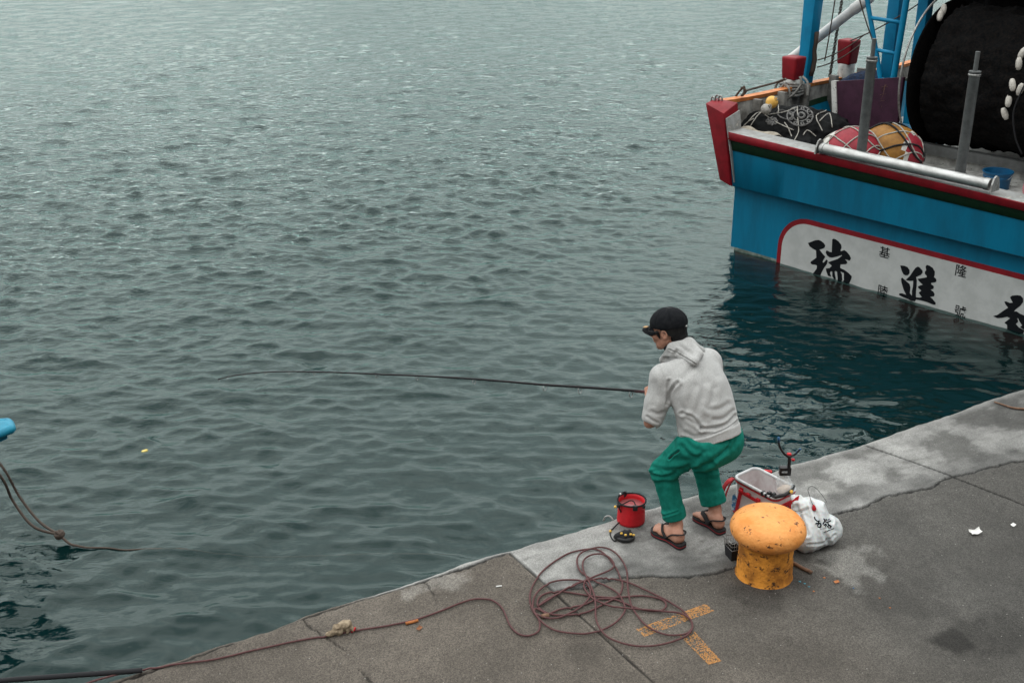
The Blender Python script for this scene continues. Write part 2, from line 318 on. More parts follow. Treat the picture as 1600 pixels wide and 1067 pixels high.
# ---- signed-distance bodies turned into one continuous skin
class SDF:
    def __init__(s, lo, hi, h):
        s.h = h; s.lo = np.asarray(lo, float); s.n = np.ceil((np.asarray(hi)-s.lo)/h).astype(int)+1
        s.d = np.full(s.n, 1.0, np.float32)
    def box(s, lo, hi):
        i0 = np.clip(np.floor((np.asarray(lo)-s.lo)/s.h).astype(int), 0, s.n-1); i1 = np.clip(np.ceil((np.asarray(hi)-s.lo)/s.h).astype(int)+1, 1, s.n)
        sl = tuple(slice(a, b) for a, b in zip(i0, i1))
        ax = [(s.lo[k]+s.h*np.arange(i0[k], i1[k])).astype(np.float32) for k in range(3)]
        return sl, np.stack(np.meshgrid(*ax, indexing='ij'), -1)
    def op(s, lo, hi, fn, k=0.01, mode='u'):
        sl, P = s.box(lo, hi); d = fn(P).astype(np.float32); o = s.d[sl]
        if mode == 'u':
            if k > 0:
                hh = np.clip(0.5+0.5*(o-d)/k, 0, 1); s.d[sl] = o*(1-hh)+d*hh-k*hh*(1-hh)
            else: s.d[sl] = np.minimum(o, d)
        else:
            hh = np.clip(0.5-0.5*(o+d)/k, 0, 1); s.d[sl] = o*(1-hh)-d*hh+k*hh*(1-hh)
        return s
    def cone(s, a, b, ra, rb, k=0.012, mode='u'):
        a = np.asarray(a, float); b = np.asarray(b, float); m = max(ra, rb)+3*k+2*s.h
        def fn(P):
            ab = b-a; L2 = ab@ab+1e-12; t = np.clip(((P-a)@ab)/L2, 0, 1)
            return np.linalg.norm(P-a-t[..., None]*ab, axis=-1)-(ra+(rb-ra)*t)
        return s.op(np.minimum(a, b)-m, np.maximum(a, b)+m, fn, k, mode)
    def ell(s, c, r, A=None, k=0.012, mode='u', clip=None):
        c = np.asarray(c, float); r = np.asarray(r, float); A = np.eye(3) if A is None else np.asarray(A); m = r.max()+3*k+2*s.h
        def fn(P):
            q = (P-c)@A.T; k0 = np.linalg.norm(q/r, axis=-1); k1 = np.linalg.norm(q/(r*r), axis=-1)+1e-9
            d = k0*(k0-1)/k1
            if clip is not None: d = np.maximum(d, clip(q))
            return d
        return s.op(c-m, c+m, fn, k, mode)
    def loft(s, cs, rx, ry, X, Y, k=0.02):
        """elliptical body along a chain of centres; X, Y per station"""
        cs = np.asarray(cs, float); rx = np.asarray(rx, float); ry = np.asarray(ry, float); X = np.asarray(X, float); Y = np.asarray(Y, float); m = max(rx.max(), ry.max())+0.06
        A0 = cs[0]; AX = cs[-1]-cs[0]; LL = np.linalg.norm(AX); AX = AX/LL; st_ = (cs-A0)@AX
        fine = np.linspace(0, LL, 60)
        def ip(a):
            q = np.interp(fine, st_, a); 
            for _ in range(6): q[1:-1] = .25*q[:-2]+.5*q[1:-1]+.25*q[2:]
            return q
        off = np.stack([ip((cs-A0-st_[:, None]*AX)[:, c_]) for c_ in range(3)], -1); fa, fb = ip(rx), ip(ry)
        def fn(P):
            t = (P-A0)@AX; tc_ = np.clip(t, 0, LL)
            q = P-A0-t[..., None]*AX-np.stack([np.interp(tc_, fine, off[:, c_]) for c_ in range(3)], -1)
            a = np.interp(tc_, fine, fa); b = np.interp(tc_, fine, fb); qx = q@X[0]; qy = q@Y[0]
            k0 = np.sqrt((qx/a)**2+(qy/b)**2)+1e-6; k1 = np.sqrt((qx/a**2)**2+(qy/b**2)**2)+1e-6
            d = k0*(k0-1)/k1; ov = np.abs(t-tc_)
            return np.where((ov > 0)&(d > 0), np.sqrt(np.maximum(d, 0)**2+ov**2), np.maximum(d, ov-.003))
        return s.op(cs.min(0)-m, cs.max(0)+m, fn, k)
    def tri(s, a, b, c, r, k=0.012):
        a, b, c = [np.asarray(q, float) for q in (a, b, c)]; L = np.array([a, b, c]); m = r+3*k+2*s.h
        def dot(x, y): return (x*y).sum(-1)
        def fn(p):
            ba, cb, ac = b-a, c-b, a-c; pa, pb, pc = p-a, p-b, p-c; n = np.cross(ba, ac)
            ins = (np.sign(pa@np.cross(ba, n))+np.sign(pb@np.cross(cb, n))+np.sign(pc@np.cross(ac, n))) < 2
            def e(x, y): t = np.clip((y@x)/(x@x), 0, 1); q = t[..., None]*x-y; return dot(q, q)
            return np.sqrt(np.where(ins, np.minimum(np.minimum(e(ba, pa), e(cb, pb)), e(ac, pc)), (pa@n)**2/(n@n)))-r
        return s.op(L.min(0)-m, L.max(0)+m, fn, k)
    def mesh(s, relax=2):
        d = s.d; ins = d < 0; nx, ny, nz = d.shape
        acc = np.zeros((nx-1, ny-1, nz-1, 3), np.float32); cnt = np.zeros((nx-1, ny-1, nz-1), np.float32)
        for ax in range(3):
            o = [a for a in range(3) if a != ax]
            for da in (0, 1):
                for db in (0, 1):
                    off = [0, 0, 0]; off[o[0]] = da; off[o[1]] = db
                    s0 = tuple(slice(off[q], off[q]+d.shape[q]-1) for q in range(3))
                    off1 = list(off); off1[ax] += 1
                    s1 = tuple(slice(off1[q], off1[q]+d.shape[q]-1) for q in range(3))
                    a, b = d[s0], d[s1]; c = ins[s0] != ins[s1]
                    t = np.where(c, a/np.where(c, a-b, 1), 0)
                    p = np.zeros(a.shape+(3,), np.float32); p[..., o[0]] = da; p[..., o[1]] = db; p[..., ax] = t
                    acc += p*c[..., None]; cnt += c
        act = cnt > 0; idx = np.full(act.shape, -1, np.int64); idx[act] = np.arange(act.sum())
        base = np.stack(np.nonzero(act), -1)
        v = s.lo+s.h*(base+acc[act]/cnt[act][:, None]); fs = []
        for ax in range(3):
            o = [a for a in range(3) if a != ax]
            s0 = [slice(None)]*3; s1 = [slice(None)]*3; s0[ax] = slice(0, -1); s1[ax] = slice(1, None)
            for q in o: s0[q] = s1[q] = slice(1, -1)
            a = ins[tuple(s0)]; b = ins[tuple(s1)]; e = np.stack(np.nonzero(a != b), -1)
            if not len(e): continue
            fl = a[tuple(e.T)]; c = e.copy(); c[:, o[0]] += 1; c[:, o[1]] += 1
            def cell(x, y): q = c.copy(); q[:, o[0]] -= x; q[:, o[1]] -= y; return idx[tuple(q.T)]
            q = np.stack([cell(1, 1), cell(0, 1), cell(0, 0), cell(1, 0)], -1)
            if ax == 1: fl = ~fl
            q[~fl] = q[~fl][:, ::-1]; fs.append(q)
        f = np.concatenate(fs); f = f[(f >= 0).all(1)]
        v = smooth_v(v, f, relax)
        return v, f
def smooth_v(v, f, it):
    f = np.asarray(f)
    for k in range(it):
        for lam in (0.5, -0.52):
            acc = np.zeros_like(v); c = np.zeros(len(v))
            for a in range(4):
                for b in ((a+1) % 4, (a+3) % 4):
                    np.add.at(acc, f[:, a], v[f[:, b]]); np.add.at(c, f[:, a], 1)
            v = v+lam*(acc/np.maximum(c, 1)[:, None]-v)
    return v
def vnormals(v, f):
    f = np.asarray(f); n = np.cross(v[f[:, 2]]-v[f[:, 0]], v[f[:, 3]]-v[f[:, 1]]); N = np.zeros_like(v)
    for a in range(4): np.add.at(N, f[:, a], n)
    return N/(np.linalg.norm(N, axis=1)[:, None]+1e-12)
def creases(v, f, lines, ppm=258.0, gain=1.0):
    """press folds into cloth along lines given where they show; (points, width m, depth m)"""
    N = vnormals(v, f); q = pr(v); face = sstep(0.0, 0.35, (N*((C0-v)/np.linalg.norm(C0-v, axis=1)[:, None])).sum(1)); D = np.zeros(len(v))
    for pts, wd, dep in lines:
        P = catmull(pts, 6); d = segdist(q, P)/ppm
        L = np.linalg.norm(q-P[0], axis=1); e = 1.0
        D += -dep*np.exp(-(d/wd)**2)+0.55*dep*np.exp(-((d-2.0*wd)/(1.1*wd))**2)
    return v+N*(D*face*gain)[:, None]
def Zm(ox, oy, sc, pts): return [(ox+x/sc, oy+y/sc) for x, y in pts]

# ================================================================== the quay
EDGE = [(144,1067),(214,1046),(280,1027),(340,1005),(400,987),(420,982),(478,957),(535,940),(591,924),(643,909),(677,896),(715,880),(760,866),(800,856),(860,839),(917,822),(962,808),(1007,795),(1059,779),(1127,759),(1204,736),(1237,724.6),(1290,709),(1345,694),(1405,672),(1450,657),(1500,640),(1550,621),(1600,606)]
CRACK = [(180,1067),(290,1030),(400,990),(474,966),(557,939),(643,912),(668,905),(692,896),(737,884),(760,874),(795,864)]
CRACK2 = [(862,924.5),(893,922),(926,917),(950,908),(974,903),(1019,899.6),(1064,902),(1104,897),(1125,893),(1148,888),(1200,868),(1260,822),(1307,803),(1350,792),(1380,777),(1415,770),(1455,762),(1480,747),(1491,745),(1525,737),(1550,729),(1580,722),(1640,716)]
J1 = [(1345,694),(1425,722),(1487,744),(1577,779),(1700,830)]
J2 = [(796,864),(850,911),(895,951),(935,988),(975,1024),(1022,1066),(1090,1128)]
FINE = [[(474,966),(484,980),(500,990),(512,998),(540,1015)],[(664,908),(676,925),(682,938)],[(560,1044),(572,1056),(580,1067)]]
G2 = lambda L: np.array([g(x, y)[:2] for x, y in L])
e2 = np.array([0.864, 0.5035]); n2 = np.array([0.5035, -0.864])
ed = G2(EDGE); P0 = ed[0]
es = (ed-P0)@e2; et = (ed-P0)@n2
def edge_t(s):
    s = np.asarray(s, float); P = np.stack([s*9, s*0, s*0], -1)
    return np.interp(s, es, et) + (fbm(P, 1, 3, 5)-0.5)*0.022
def grow(a, b, h, far, k):                      # fine spacing inside a..b, growing outside
    L = [a]; d = h
    while L[-1] > far[0]: d *= k; L.append(L[-1]-d)
    R = [b]; d = h
    while R[-1] < far[1]: d *= k; R.append(R[-1]+d)
    return np.concatenate([np.array(L[1:])[::-1], np.arange(a, b, h), np.array(R)])
S = grow(0.0, 7.3, 0.0095, (-40, 45), 1.25)
T = np.concatenate([np.arange(0, 3.1, 0.0095), 3.1+np.cumsum(0.0095*1.3**np.arange(30))]); T = T[T < 40]
sS, tT = np.meshgrid(S, T, indexing='ij'); nS, nT = sS.shape
XY = P0 + sS[..., None]*e2 + (tT+edge_t(S)[:, None])[..., None]*n2
flat = XY.reshape(-1, 2); f3 = np.concatenate([flat, np.zeros((len(flat), 1))], 1)
tt = tT.ravel(); ss = sS.ravel()
wj = (fbm(f3, 14, 4, 3)-0.5)*0.03
near = np.ones(len(flat), bool)
c1 = G2(CRACK); c2 = G2(CRACK2); j1 = G2(J1); j2 = G2(J2)
jig = flat + np.stack([(fbm(f3, 22, 3, 8)-.5)*0.03, (fbm(f3, 22, 3, 9)-.5)*0.03], 1)
dC1 = segdist(jig, c1); dC2 = segdist(jig, c2); dJ1 = segdist(flat, j1); dJ2 = segdist(flat, j2)
dF = np.minimum.reduce([segdist(jig, G2(q)) for q in FINE])
# which points belong to the pale repaired strip along the edge
bs = np.concatenate([(c1-P0)@e2, (c2-P0)@e2]); bt = np.concatenate([(c1-P0)@n2, (c2-P0)@n2]); o_ = np.argsort(bs)
sj = ((G2([(796,864)])-P0)@e2)[0]
inter1 = np.interp(ss, np.sort((c1-P0)@e2), ((c1-P0)@n2)[np.argsort((c1-P0)@e2)])
inter2 = np.interp(ss, np.sort((c2-P0)@e2), ((c2-P0)@n2)[np.argsort((c2-P0)@e2)])
tq = (flat-P0)@n2
d = j2[1]-j2[0]; right = ((flat-j2[0])[:, 0]*d[1]-(flat-j2[0])[:, 1]*d[0]) < 0       # side of the joint
d = j2[4]-j2[0]; nrm = np.array([d[1], -d[0]])/np.linalg.norm(d); right = ((flat-j2[0])@nrm) < 0
right = ((flat-j2[0])@nrm) * (((ed[-1]-j2[0])@nrm)) > 0
strip = np.where(right, sstep(0.012, -0.012, tq-inter2+wj), sstep(0.01, -0.01, tq-inter1+wj*0.4)*sstep(1.15, 1.75, ss+.5*(fbm(f3, 3, 3, 91)-.5)))
big = fbm(f3, 1.3, 5, 21); med = fbm(f3, 5, 5, 31); sml = fbm(f3, 18, 4, 41)
st = np.stack([ss, tq*3.2, ss*0], 1); streak = fbm(st, 7, 4, 51)
agg = np.stack([0.132+0*ss, 0.113+0*ss, 0.095+0*ss], 1)*(0.62+0.75*big)[:, None]*(0.80+0.4*med)[:, None]
cool = sstep(2.2, 4.6, ss+.8*(fbm(f3, .9, 3, 71)-.5))[:, None]; agg = agg*(1-cool*np.array([0.20, 0.115, 0.035]))
agg *= (1-0.50*sstep(0.9, 2.3, tt+.6*(med-.5))*sstep(2.8, 5.6, ss))[:, None]                      # lower right darker: vignette painted in over some real dirt
con = np.stack([0.365+0*ss, 0.358+0*ss, 0.343+0*ss], 1)*(0.30+0.60*med+0.75*streak)[:, None]
patch = fbm(f3+np.array([3.1, 7.7, 0]), 2.6, 5, 61)*0.72+0.28*streak
edgeclean = sstep(0.02, 0.10, tt)*sstep(0.02, 0.2, np.abs(tq-inter2)+0.1*(1-right))
damp = sstep(0.49, 0.63, patch+0.06*sstep(4.0, 5.0, ss)-0.05*sstep(4.0, 3.0, ss))*edgeclean
con = con*(1-damp[:, None]*0.58)+damp[:, None]*np.array([0.012, 0.0115, 0.009])
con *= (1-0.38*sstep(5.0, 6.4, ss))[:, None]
con *= (1-0.48*sstep(.26, .0, np.abs(tq-inter2)+.30*(med-.5)+.1*(big-.5))*right)[:, None]
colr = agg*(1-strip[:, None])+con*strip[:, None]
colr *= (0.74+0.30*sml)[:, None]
for (cx, cy), rad, k, sq in [((1492,1003),.14,.62,1),((1180,930),.20,.35,1),((1262,860),.16,.5,1),((1040,855),.12,.35,1),((1100,830),.13,.35,1),((985,826),.12,.35,1),((1080,880),.18,.3,1),((1000,870),.16,.25,1),((1290,876),.10,.5,1),((1560,990),.3,.35,1),((1400,930),.34,.22,1),((915,1013),.2,.2,1),((1230,905),.2,.3,1)]:  # stains; round the bollard and bag they paint in contact shade
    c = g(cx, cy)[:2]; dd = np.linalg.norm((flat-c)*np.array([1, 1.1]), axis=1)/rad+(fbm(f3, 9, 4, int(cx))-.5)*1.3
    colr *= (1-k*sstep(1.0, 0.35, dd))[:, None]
for (cx, cy), rad in [((646,925),.10),((690,905),.16),((1285,760),.15),((1330,880),.25)]:           # pale scuffs
    c = g(cx, cy)[:2]; dd = np.linalg.norm(flat-c, axis=1)/rad+(fbm(f3, 12, 4, int(cx))-.5)*1.6
    colr += sstep(1.0, 0.3, dd)[:, None]*np.array([0.10, 0.098, 0.092])
gap = np.maximum.reduce([sstep(.010, .004, dJ1), sstep(.010, .004, dJ2)*0.9, sstep(.011, .003, dC2)*sstep(.3, .5, fbm(f3, 6, 3, 77)+.16), sstep(.014, .004, dC1)*(~right), sstep(.008, .003, dF)*.8])
colr *= (1-0.86*gap)[:, None]
rim = sstep(.03, .012, dJ2)*sstep(.008, .014, dJ2)*0.25; colr *= (1+rim)[:, None]
zz = (big-0.5)*0.012+(med-0.5)*0.006+(sml-.5)*0.0022-0.008*gap+strip*0.004
chip = sstep(0.05, 0.0, tt); zz -= 0.020*chip**2*(0.5+med)
zz[tt > 3.5] *= 0.3
top = np.concatenate([flat, zz[:, None]], 1)
WZ = [-0.03, -0.08, -0.2, -0.45, -0.8, -1.1, -2.2]; wallv = []; wallc = []
for i, z in enumerate(WZ):
    q = XY[:, 0]+n2*(-0.012+0.006*i)
    wallv.append(np.concatenate([q, np.full((nS, 1), z)], 1)); wallc.append(np.tile([0.10, 0.097, 0.088] if z > -.6 else [0.03, 0.036, 0.028], (nS, 1)))
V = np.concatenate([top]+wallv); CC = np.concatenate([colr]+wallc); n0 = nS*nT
ii, jj = np.meshgrid(np.arange(nS-1), np.arange(nT-1), indexing='ij'); a = (ii*nT+jj).ravel()
F = np.stack([a, a+1, a+nT+1, a+nT], 1); i = np.arange(nS-1); Fw = [np.stack([i*nT, (i+1)*nT, n0+i+1, n0+i], 1)]
for k in range(len(WZ)-1): Fw.append(np.stack([n0+k*nS+i, n0+k*nS+i+1, n0+(k+1)*nS+i+1, n0+(k+1)*nS+i], 1))
F = np.concatenate([F]+Fw)[:, ::-1]
def fast_mesh(name, V, F, m, colors=None, alpha=None):
    me = bpy.data.meshes.new(name); me.vertices.add(len(V)); me.vertices.foreach_set('co', V.astype(np.float32).ravel())
    me.loops.add(F.size); me.loops.foreach_set('vertex_index', F.astype(np.int32).ravel())
    me.polygons.add(len(F)); me.polygons.foreach_set('loop_start', np.arange(0, F.size, 4, dtype=np.int32)); me.polygons.foreach_set('loop_total', np.full(len(F), 4, np.int32))
    me.update(calc_edges=True); me.polygons.foreach_set('use_smooth', np.ones(len(F), bool))
    if colors is not None:
        ca = me.color_attributes.new('Col', 'FLOAT_COLOR', 'POINT'); ca.data.foreach_set('color', np.concatenate([np.clip(colors, 0, 1), (alpha if alpha is not None else np.ones(len(V)))[:, None]], 1).astype(np.float32).ravel())
    me.materials.append(m); o = bpy.data.objects.new(name, me); COL.objects.link(o); LOC[o.name] = np.zeros(3); return o
def quay_mat():
    m = bpy.data.materials.new('old_concrete'); m.use_nodes = True; n = m.node_tree.nodes; L = m.node_tree.links; b = n['Principled BSDF']
    b.inputs['Roughness'].default_value = 0.86; b.inputs['Specular IOR Level'].default_value = 0.25
    t = n.new('ShaderNodeTexCoord'); a = n.new('ShaderNodeAttribute'); a.attribute_name = 'Col'
    v = n.new('ShaderNodeTexVoronoi'); v.inputs['Scale'].default_value = 170; L.new(t.outputs['Object'], v.inputs['Vector'])
    hs = n.new('ShaderNodeRGBToBW'); L.new(v.outputs['Color'], hs.inputs[0])
    r = n.new('ShaderNodeMapRange'); r.inputs[1].default_value = 0.15; r.inputs[2].default_value = 0.9; r.inputs[3].default_value = 0.58; r.inputs[4].default_value = 1.45; L.new(hs.outputs[0], r.inputs[0])
    z = n.new('ShaderNodeTexNoise'); z.inputs['Scale'].default_value = 320; z.inputs['Detail'].default_value = 3; L.new(t.outputs['Object'], z.inputs['Vector'])
    r2 = n.new('ShaderNodeMapRange'); r2.inputs[1].default_value = 0.3; r2.inputs[2].default_value = 0.7; r2.inputs[3].default_value = 0.6; r2.inputs[4].default_value = 1.4; L.new(z.outputs['Fac'], r2.inputs[0])
    mu = n.new('ShaderNodeMath'); mu.operation = 'MULTIPLY'; L.new(r.outputs[0], mu.inputs[0]); L.new(r2.outputs[0], mu.inputs[1])
    sf = n.new('ShaderNodeMath'); sf.operation = 'MULTIPLY_ADD'; sf.inputs[1].default_value = -0.42; sf.inputs[2].default_value = 0.95; L.new(a.outputs['Alpha'], sf.inputs[0])
    x = n.new('ShaderNodeMixRGB'); x.blend_type = 'MULTIPLY'; L.new(sf.outputs[0], x.inputs[0]); L.new(a.outputs['Color'], x.inputs[1]); L.new(mu.outputs[0], x.inputs[2])
    # scattered pale shell and grit
    v2 = n.new('ShaderNodeTexVoronoi'); v2.inputs['Scale'].default_value = 26; L.new(t.outputs['Object'], v2.inputs['Vector'])
    r3 = n.new('ShaderNodeMapRange'); r3.inputs[1].default_value = 0.09; r3.inputs[2].default_value = 0.05; L.new(v2.outputs['Distance'], r3.inputs[0])
    gt = n.new('ShaderNodeRGBToBW'); L.new(v2.outputs['Color'], gt.inputs[0]); gm = n.new('ShaderNodeMath'); gm.operation = 'GREATER_THAN'; gm.inputs[1].default_value = 0.58; L.new(gt.outputs[0], gm.inputs[0])
    g2 = n.new('ShaderNodeMath'); g2.operation = 'MULTIPLY'; L.new(r3.outputs[0], g2.inputs[0]); L.new(gm.outputs[0], g2.inputs[1])
    x2 = n.new('ShaderNodeMixRGB'); L.new(g2.outputs[0], x2.inputs[0]); L.new(x.outputs[0], x2.inputs[1]); x2.inputs[2].default_value = (0.42, 0.40, 0.37, 1)
    L.new(x2.outputs[0], b.inputs['Base Color'])
    bp = n.new('ShaderNodeBump'); bp.inputs['Distance'].default_value = 0.003; L.new(mu.outputs[0], bp.inputs['Height']); L.new(bp.outputs[0], b.inputs['Normal'])
    return m
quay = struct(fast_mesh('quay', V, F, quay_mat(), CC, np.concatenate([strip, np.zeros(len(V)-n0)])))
_gx = {}
def ground_z(P):                                     # quay surface height under a point (good to a few mm)
    q = np.asarray(P, float)[:2]; s = (q-P0)@e2; t = (q-P0)@n2-float(edge_t(s))
    i = int(np.clip(np.searchsorted(S, s), 0, nS-1)); j = int(np.clip(np.searchsorted(T, t), 0, nT-1))
    return float(zz[i*nT+j])
def gq(x, y, up=0.0): p = g(x, y); p[2] = ground_z(p)+up; return p

# ================================================================== the water
WL = -1.0
ri = np.concatenate([1/np.linspace(1/3.6, 1/52, 1450), 50*1.12**np.arange(1, 36)])
th = np.radians(np.concatenate([np.linspace(-100, -30, 36)[:-1], np.linspace(-30, 30, 1050), np.linspace(30, 100, 36)[1:]]))
R_, T_ = np.meshgrid(ri, th, indexing='ij'); X = R_*np.sin(T_); Y = R_*np.cos(T_)
dr = np.gradient(ri)[:, None]*np.ones_like(T_)
tw = -((X-P0[0])*n2[0]+(Y-P0[1])*n2[1])                       # metres out from the quay edge
sw = (X-P0[0])*e2[0]+(Y-P0[1])*e2[1]
rough_m = 0.50+0.50*sstep(1.5, 13, tw-0.12*sw+0.5)
patchy = 0.72+0.55*(fbm(np.stack([X.ravel(), Y.ravel()*0.8, X.ravel()*0], 1), 0.16, 3, 5).reshape(X.shape))
bu_ = (X-BO[0])*BU[0]+(Y-BO[1])*BU[1]; bv_ = (X-BO[0])*BV[0]+(Y-BO[1])*BV[1]
db_ = np.hypot(np.maximum(np.maximum(-bu_, bu_-5.5), 0), np.maximum(np.maximum(-bv_, bv_-14), 0))
calm = 0.22+0.78*sstep(0.6, 8.0, db_+2.2*np.maximum(-bu_+.3, 0)); rough_m = rough_m*(0.35+0.65*calm)
h = np.zeros_like(X); DX = np.zeros_like(X); DY = np.zeros_like(X)
NC = 84; lam = np.exp(np.linspace(math.log(0.13), math.log(1.45), NC))*(1+0.08*rng.standard_normal(NC))
for i in range(NC):
    L_ = lam[i]; k = 2*math.pi/L_
    if L_ > 0.75: ang = math.radians(rng.normal(98, 30))
    else: ang = math.radians(rng.normal(90, 40))
    kx, ky = k*math.cos(ang), k*math.sin(ang)
    slope = 0.0255*(1.6 if L_ < 0.42 else 0.85)*(0.62 if L_ > 0.95 else 1)
    amp = slope/k
    att = np.exp(-(k*dr*0.27)**2)
    if L_ < 0.40: att = att*(rough_m*1.32)**1.15*patchy
    elif L_ < 0.9: att = att*(0.45+0.75*rough_m)*(0.25+0.75*calm)
    else: att = att*(0.42+0.72*rough_m)*(0.25+0.75*calm)
    ph = kx*X+ky*Y+rng.uniform(0, 6.283)
    c = np.cos(ph)*amp*att; h += c
    sn = np.sin(ph)*amp*att*0.9; DX -= sn*kx/k; DY -= sn*ky/k
Vw = np.stack([X+DX, Y+DY, WL+h], -1).reshape(-1, 3); nr, nc = X.shape
ii, jj = np.meshgrid(np.arange(nr-1), np.arange(nc-1), indexing='ij'); a = (ii*nc+jj).ravel()
Fw = np.stack([a, a+1, a+nc+1, a+nc], 1)[:, ::-1]
if np.cross(Vw[Fw[5, 1]]-Vw[Fw[5, 0]], Vw[Fw[5, 2]]-Vw[Fw[5, 1]])[2] < 0: Fw = Fw[:, ::-1]
behind = ((Vw[:, 0]-P0[0])*n2[0]+(Vw[:, 1]-P0[1])*n2[1]) > 1.2    # under the quay: left out
Fw = Fw[~behind[Fw].any(1)]
def water_mat():
    m = bpy.data.materials.new('harbour_water'); m.use_nodes = True; n = m.node_tree.nodes; L = m.node_tree.links; n.clear()
    o = n.new('ShaderNodeOutputMaterial'); t = n.new('ShaderNodeTexCoord')
    geo = n.new('ShaderNodeNewGeometry'); sp = n.new('ShaderNodeSeparateXYZ'); L.new(geo.outputs['Position'], sp.inputs[0])
    d1 = n.new('ShaderNodeMath'); d1.operation = 'MULTIPLY_ADD'; d1.inputs[1].default_value = -0.62; d1.inputs[2].default_value = 0.3; L.new(sp.outputs[0], d1.inputs[0])
    d2 = n.new('ShaderNodeMath'); d2.operation = 'MULTIPLY_ADD'; d2.inputs[1].default_value = 0.86; L.new(sp.outputs[1], d2.inputs[0]); L.new(d1.outputs[0], d2.inputs[2])
    rm = n.new('ShaderNodeMapRange'); rm.inputs[1].default_value = 6; rm.inputs[2].default_value = 17; rm.inputs[3].default_value = 0.08; rm.inputs[4].default_value = 1.0; L.new(d2.outputs[0], rm.inputs[0])
    mp_ = n.new('ShaderNodeMapping'); mp_.inputs['Scale'].default_value = (0.75, 1.35, 1); L.new(geo.outputs['Position'], mp_.inputs[0])
    n1 = n.new('ShaderNodeTexNoise'); n1.inputs['Scale'].default_value = 8.5; n1.inputs['Detail'].default_value = 3.5; n1.inputs['Roughness'].default_value = 0.55; n1.inputs['Distortion'].default_value = 0.4; L.new(mp_.outputs[0], n1.inputs['Vector'])
    b1 = n.new('ShaderNodeBump'); b1.inputs['Distance'].default_value = 0.028; L.new(rm.outputs[0], b1.inputs['Strength']); L.new(n1.outputs['Fac'], b1.inputs['Height'])
    n2_ = n.new('ShaderNodeTexNoise'); n2_.inputs['Scale'].default_value = 3.1; n2_.inputs['Detail'].default_value = 2; n2_.inputs['Distortion'].default_value = 0.8; L.new(mp_.outputs[0], n2_.inputs['Vector'])
    b2 = n.new('ShaderNodeBump'); b2.inputs['Distance'].default_value = 0.011; b2.inputs['Strength'].default_value = 0.5; L.new(n2_.outputs['Fac'], b2.inputs['Height']); L.new(b1.outputs[0], b2.inputs['Normal'])
    gl = n.new('ShaderNodeBsdfGlossy'); gl.inputs['Roughness'].default_value = 0.012; gl.inputs['Color'].default_value = (0.85, 0.98, 0.955, 1); L.new(b2.outputs[0], gl.inputs['Normal'])
    fr = n.new('ShaderNodeFresnel'); fr.inputs['IOR'].default_value = 1.34; L.new(b2.outputs[0], fr.inputs['Normal'])
    df = n.new('ShaderNodeBsdfDiffuse'); df.inputs['Color'].default_value = (0.0045, 0.022, 0.0225, 1)
    tr = n.new('ShaderNodeBsdfTransparent'); tr.inputs['Color'].default_value = (0.72, 0.84, 0.81, 1)
    m1 = n.new('ShaderNodeMixShader'); m1.inputs[0].default_value = 0.60; L.new(df.outputs[0], m1.inputs[1]); L.new(tr.outputs[0], m1.inputs[2])
    m2 = n.new('ShaderNodeMixShader'); L.new(fr.outputs[0], m2.inputs[0]); L.new(m1.outputs[0], m2.inputs[1]); L.new(gl.outputs[0], m2.inputs[2])
    L.new(m2.outputs[0], o.inputs[0]); return m
M['water'] = water_mat()
water = struct(fast_mesh('water', Vw, Fw, M['water']))
M['murk'] = mat('murky_depth', (0.0035, 0.017, 0.0175), rough=1.0, spec=0.0)
bed = struct(mk('seabed', ([(-900, -900, -1.75), (900, -900, -1.75), (900, 900, -1.75), (-900, 900, -1.75)], [(0, 1, 2, 3)]), M['murk'], smooth=False))

# ================================================================== the fishing boat, moored stern-on
boat = thing('fishing_boat', 'large blue fishing boat with a white name panel on its stern', 'fishing boat', B(2.75, 4, 0))
WID = 5.5
def ul(v, wv):                                       # port side outline
    t = np.clip(v/14.0, 0, 1)
    base = -0.30*sstep(0, 5, v)*1.0 + 3.05*np.clip((v-5.5)/8.5, 0, 1)**2
    fl = 0.0 if wv <= 0 else (-0.07*wv/0.87 if wv <= 0.87 else -0.07-0.30*(wv-0.87))
    return base + fl*(1+0.9*sstep(0, 3.4, v))*(1-t*0.4) - (0.10*sstep(0.87, 0.9, wv))
RAILW = lambda v: 1.87-0.045*min(v, 3.5)+0.05*max(0, v-5)
# sides below and above the knuckle
def side(name, ws, m, vs=np.linspace(0.0, 14.0, 57)):
    mb = MB()
    for sgn in (0, 1):
        v = []
        for q in vs:
            for k in ws:
                ww = k if k < 1.5 else RAILW(q)
                u = ul(q, ww)+(0.9 if k < -0.5 else 0)
                v.append((WID-u if sgn else u, q, ww))
        nn = len(ws); f = [(i*nn+j, i*nn+j+1, (i+1)*nn+j+1, (i+1)*nn+j) for i in range(len(vs)-1) for j in range(nn-1)]
        mb.add(Bn(v), f)
    return mk(name, mb, m, boat)
side('side_plating', [0.03, 0.45, 0.868, 0.882, 1.2, 1.46], M['hull_blue'])
side('green_band', [1.46, 1.62], M['hull_green']); side('red_band', [1.62, 1.9], M['hull_red'])
bm_ = MB(); bm_.add(*[Bn([(u, vv_, z) for vv_, z in ((1.1, -0.62), (.30, -0.50), (.02, -0.34), (0.0, 0.0)) for u in np.linspace(0.02, WID-0.02, 30)]), [(j*30+i, j*30+i+1, (j+1)*30+i+1, (j+1)*30+i) for j in range(3) for i in range(29)]])
hb = mk('bottom_paint', bm_, M['antifoul'], boat)
side('bottom_side', [-0.75, -0.3, 0.03], M['antifoul'], np.linspace(0.9, 14.0, 50))
def dr_(u, w_): return w_ - 0.026*u*np.clip((w_-0.87)/0.69, 0, 1.05)
